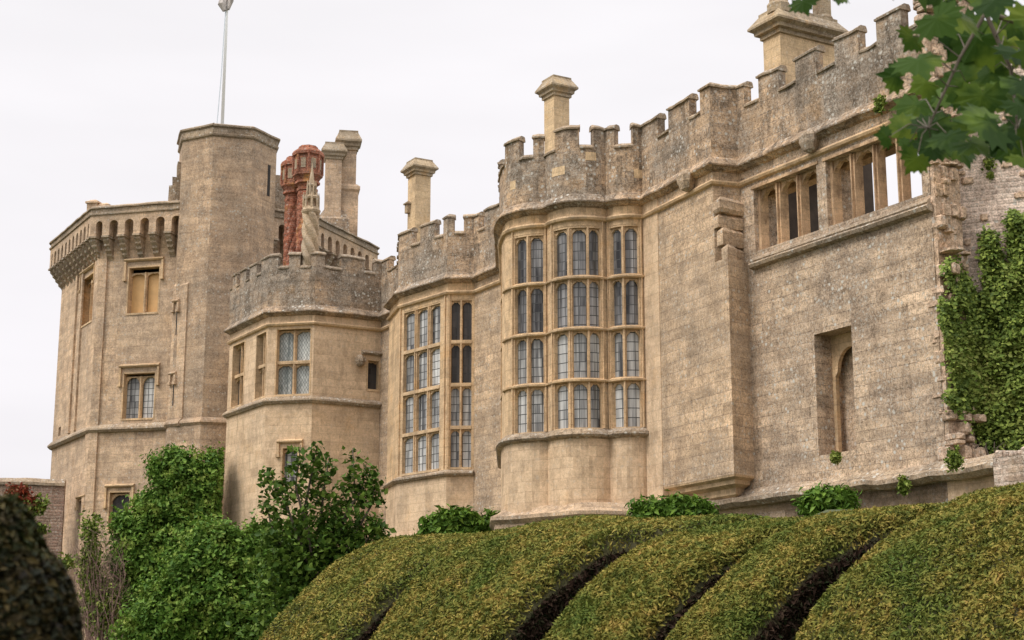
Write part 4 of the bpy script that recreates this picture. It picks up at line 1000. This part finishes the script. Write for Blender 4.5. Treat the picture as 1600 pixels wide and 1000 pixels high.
for lab, lst, Y in (('small ivy tuft hanging from the plinth ledge below the ruined wall', [(1412, 758, 6, 15)], 34.9), ('ivy tuft at the foot of the jagged broken end', [(1491, 718, 12, 17)], 33.2), ('tiny green plant growing on the sill of the niche window', [(1306, 715, 4, 6)], 36.6),
                    ('small grey plant rooted in the cornice above the open windows', [(1375, 158, 5, 7), (1372, 170, 3, 5)], 35.1), ('green plant hanging high on the pale rubble wall', [(1545, 255, 6, 12), (1548, 275, 3, 6)], 34.9)):
    P, D = blob_pts(pxblobs(lst, Y), 420, .9, .04, 6); tag(leaf_mesh('wall_plant', P, .07, LM['ivy']), lab, 'plant')

# ================================================================== CLIPPED YEW HEDGE (five rounded segments)
HA = np.array((math.sin(R(-33)), math.cos(R(-33)))); HB = np.array((math.sin(R(64)), math.cos(R(64)))); HO = np.array((1.75, 9.9)); HW = 2.6
def hedge(label, t0, t1, topa, topb, seed, gap=0., uc=-.4, n=60000):
    r2 = np.random.default_rng(seed); root = empty('clipped_hedge', label, 'hedge', 'segments of the clipped yew hedge')
    ph = r2.uniform(0, 6, 6)
    def surf(u, t):
        q_ = np.clip((u - uc + .06) / .22, 0, 1); q_ = q_ * q_ * (3 - 2 * q_); w_ = (t1 - t) / (t1 - t0); f0 = np.clip((t - t0) / .11, 0, 1); t = t - gap * q_ * w_
        e_ = np.minimum(f0, np.clip((t1 - t) / .12, 0, 1)); rd = (1 - (1 - e_) ** 2) ** .5
        tp_ = topa + (topb - topa) * np.clip((t - t0) / (t1 - t0), 0, 1)
        z = -1.6 + (tp_ + 1.6) * np.clip(1 - np.abs(u) ** 2, 0, 1) ** .5
        lump = .05 * np.sin(u * 5 + ph[0] + t * 1.3) + .035 * np.sin(u * 11 + ph[1] - t * 2.1) + .03 * np.sin(t * 5 + ph[2] + u * 3) + .02 * np.sin(u * 23 + t * 9 + ph[3])
        k = 1 - (1 - rd) * .06 + lump * .17
        X = HO[0] + HA[0] * t + HB[0] * (HW + u * HW * k); Y = HO[1] + HA[1] * t + HB[1] * (HW + u * HW * k)
        Z = -1.6 + (z + 1.6) * k
        return np.stack([X, Y, Z], -1)
    nu, ntt = 90, max(10, int((t1 - t0) / .08))
    uu = np.sin(np.linspace(-math.pi / 2, math.pi / 2, nu)); tt = np.linspace(t0, t1, ntt)
    G_ = surf(uu[:, None] * np.ones(ntt), np.ones(nu)[:, None] * tt)
    g_ = MB(); g_.v = [tuple(map(float, p)) for p in G_.reshape(-1, 3)]
    g_.f = [(i * ntt + j, i * ntt + j + 1, (i + 1) * ntt + j + 1, (i + 1) * ntt + j) for i in range(nu - 1) for j in range(ntt - 1)]
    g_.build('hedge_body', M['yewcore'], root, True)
    g_ = MB()
    for j in (0, ntt - 1):
        g_.add([tuple(G_[i, j]) for i in range(nu)] + [(G_[i, j][0], G_[i, j][1], -1.6) for i in range(nu)], [(i, i + 1, nu + i + 1, nu + i) for i in range(nu - 1)])
    g_.build('cut_end', M['yewdead_shaded'], root)
    # clipped tips over the skin
    th_ = r2.uniform(-1.25, 1.05, n); u = np.sin(th_); t = r2.uniform(t0, t1, n)
    S = surf(u, t); S1 = surf(u + .004, t); S2 = surf(u, np.clip(t + .01, t0, t1)); 
    nn = np.cross(S1 - S, S2 - S); nn /= np.linalg.norm(nn, axis=1)[:, None] + 1e-9; nn[nn[:, 2] < 0] *= -1
    S = S + nn * r2.uniform(-.03, .03, n)[:, None]
    leaf_mesh('tips', S, .0155 + .004 * (t0 > 2), LM['yew'], root, .35, 2.6, nn * .6, .9, .2)
    # ragged inner growth on the cut ends
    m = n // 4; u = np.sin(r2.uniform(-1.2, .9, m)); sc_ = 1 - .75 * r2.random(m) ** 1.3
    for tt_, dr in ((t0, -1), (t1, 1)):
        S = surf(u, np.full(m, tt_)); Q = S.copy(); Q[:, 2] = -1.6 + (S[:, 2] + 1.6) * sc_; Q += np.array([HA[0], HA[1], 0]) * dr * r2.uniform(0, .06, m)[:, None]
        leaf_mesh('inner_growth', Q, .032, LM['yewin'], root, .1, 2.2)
    return root
hedge('leftmost and farthest rounded segment of the clipped yew hedge', 7.32, 9.3, 1.22, 1.34, 1, .54, -.36, n=110000)
hedge('wide yew hedge segment, second from the left, in front of the lobed bay', 4.50, 6.7, 1.20, 1.35, 2, .74, -.33, n=170000)
hedge('middle yew hedge segment, between the wide dark gap and the thin gap', 2.46, 3.68, 1.08, 1.14, 3, .28, -.05, n=150000)
hedge('narrow yew hedge segment, left of the widest dark gap', 1.42, 2.12, 1.08, 1.09, 4, .7, .05, n=130000)
hedge('nearest yew hedge segment filling the bottom right corner', -3.2, .62, 1.15, 1.19, 5, 0., 0., n=430000)

# dark yew in the near left corner, out of focus
fy = empty('topiary_yew', 'dark out of focus yew bush in the near bottom left corner', 'shrub')
cx, cy, cz = at(-40, 1000, 2.2)
u = rng.normal(size=(60000, 3)); u /= np.linalg.norm(u, axis=1)[:, None]; u[:, 2] = np.abs(u[:, 2]) * np.sign(rng.random(60000) - .25)
lump = 1 + .05 * np.sin(u[:, 0] * 9) * np.sin(u[:, 2] * 8)
cx += .012; base = np.array([cx, cy, -.18]); P = base + u * np.array([.155, .17, .372]) * lump[:, None] * rng.uniform(.93, 1.03, (60000, 1))
leaf_mesh('foliage', P, .009, LM['yewfore'], fy, .1, 1.9, u, .8)
mb = MB(); mb.loft((cx, cy), [(-1.6, .03), (-.62, .03), (-.55, .06), (-.4, .11), (-.18, .13), (0, .11), (.1, .075), (.155, .03)], 16); mb.build('core', M['yewcore'], fy, True)

# ================================================================== overhanging maple branch, near top right
mt = empty('maple_tree', 'out of focus maple boughs with lobed green leaves hanging into the top right corner', 'tree')
OUT = [(0, -.12), (.1, -.3), (.22, -.26), (.34, -.36), (.36, -.2), (.56, -.18), (.44, -.02), (.6, .12), (.42, .14), (.4, .3), (.26, .26), (.2, .42), (.12, .40), (0, .66)]
OUT = OUT + [(-x, y) for x, y in OUT[::-1][1:-1]]
def maple_leaf(mb, c, s, nrm, tip):
    n = Vector(nrm).normalized(); t = Vector(tip); t = (t - n * t.dot(n)).normalized(); b = n.cross(t)
    c = Vector(c); vs = [c + n * .03 * s]
    for x, y in OUT: vs.append(c + b * x * s * 1.05 + t * y * s + n * (-.28 * s * (x * x) - .25 * s * max(0, y) ** 2) + n * random.uniform(-.015, .015) * s)
    k = len(OUT); mb.add(vs, [(0, 1 + i, 1 + (i + 1) % k) for i in range(k)])
lv = [(1435, 96, 46, -80), (1465, 30, 46, -60), (1528, 60, 58, -150), (1435, 165, 44, -100), (1504, 129, 46, 170), (1545, 192, 62, -170), (1453, 231, 36, -110), (1431, 248, 30, -120), (1501, 238, 34, -80), (1591, 222, 44, -70), (1385, 213, 22, 178), (1546, 115, 50, -120), (1582, 36, 50, -60), (1592, 85, 46, -100), (1552, 4, 40, -90), (1482, 196, 44, -130), (1255, 4, 26, -80), (1309, -4, 22, -100), (1572, 150, 50, -140), (1520, 165, 44, -60), (1470, 150, 38, -150), (1412, 200, 34, -170), (1600, 130, 50, -80), (1610, 190, 50, -60), (1470, -6, 40, -80), (1560, 240, 20, -80), (1615, 30, 50, -90), (1640, 90, 60, -100), (1445, 130, 30, -160), (1590, 165, 34, -60), (1420, 225, 20, -120), (1490, 60, 34, -100), (1425, 60, 30, -120), (1400, 120, 30, 170), (1455, 195, 40, -110), (1480, 215, 36, -80), (1520, 225, 40, -60), (1535, 150, 46, -90), (1500, 30, 46, -50), (1570, 70, 50, -120), (1600, 250, 30, -90), (1425, 190, 34, -140), (1540, 90, 44, -30), (1560, 205, 44, -110), (1430, -30, 50, -60), (1380, -60, 60, -90), (1510, -30, 60, -80), (1330, -50, 40, -80), (1240, -50, 50, -90)]
mb = MB(); tw_ = MB()
tw_px = [(1540, 20), (1470, -30), (1330, -70), (1240, -70)], [(1540, 20), (1580, 110), (1590, 200)], [(1540, 20), (1500, 90), (1450, 200)]
hub = [(a[0] + (b[0] - a[0]) * k / 5, a[1] + (b[1] - a[1]) * k / 5) for tl in tw_px for a, b in zip(tl, tl[1:]) for k in range(6)]
for px, py, r, ang in lv:
    Y = random.uniform(3.3, 4.1); c = Vector(at(px, py, Y)); s = r * 1.7 / 2400 * Y
    a = R(ang); tip = Vector((math.cos(a), random.uniform(-.5, .2), math.sin(a)))
    maple_leaf(mb, c, s, (random.uniform(-.5, .5), -1, random.uniform(-.1, .9)), tip)
    h = min(hub, key=lambda q_: (q_[0] - px) ** 2 + (q_[1] - py) ** 2); hp = Vector(at(h[0], h[1], 3.7)); st0 = c - tip.normalized() * s * .12
    tw_.tube([st0, st0.lerp(hp, .5) + Vector((0, 0, .02)), hp], [.0009, .0012, .002], 5)
mb.build('leaves', LM['fore'], mt)
J = [at(1470, -30, 3.7), at(1540, 20, 3.7), at(1580, 110, 3.7), at(1500, 90, 3.7)]
T0 = (4.4, 4.6, 2.5)
tw_.tube([T0, (3.6, 4.4, 2.42), (2.8, 4.15, 2.15), (2.1, 3.95, 1.8), (1.6, 3.8, 1.5), J[1]], [.05, .038, .028, .02, .013, .006], 8); tw_.tube([J[1], J[0], at(1330, -70, 3.7), at(1240, -70, 3.7)], [.006, .005, .004, .003], 6); tw_.tube([J[1], J[2], at(1590, 200, 3.7)], [.006, .005, .003], 6); tw_.tube([J[1], J[3], at(1450, 200, 3.7)], [.005, .004, .003], 6)
tw_.build('branch', M['bark'], mt)
tr_ = MB(); tr_.tube([(5.6, 5.2, -1.7), (5.55, 5.2, -.6), (5.5, 5.15, .6), (5.42, 5.1, 1.6), (5.2, 4.95, 2.2), (4.85, 4.8, 2.45), T0], [.24, .19, .17, .15, .12, .08, .05], 14); tr_.tube([(5.45, 5.12, 1.4), (5.6, 5.3, 2.6), (5.5, 5.5, 4.2)], [.13, .1, .04], 10); tr_.build('trunk', M['bark'], mt, True)
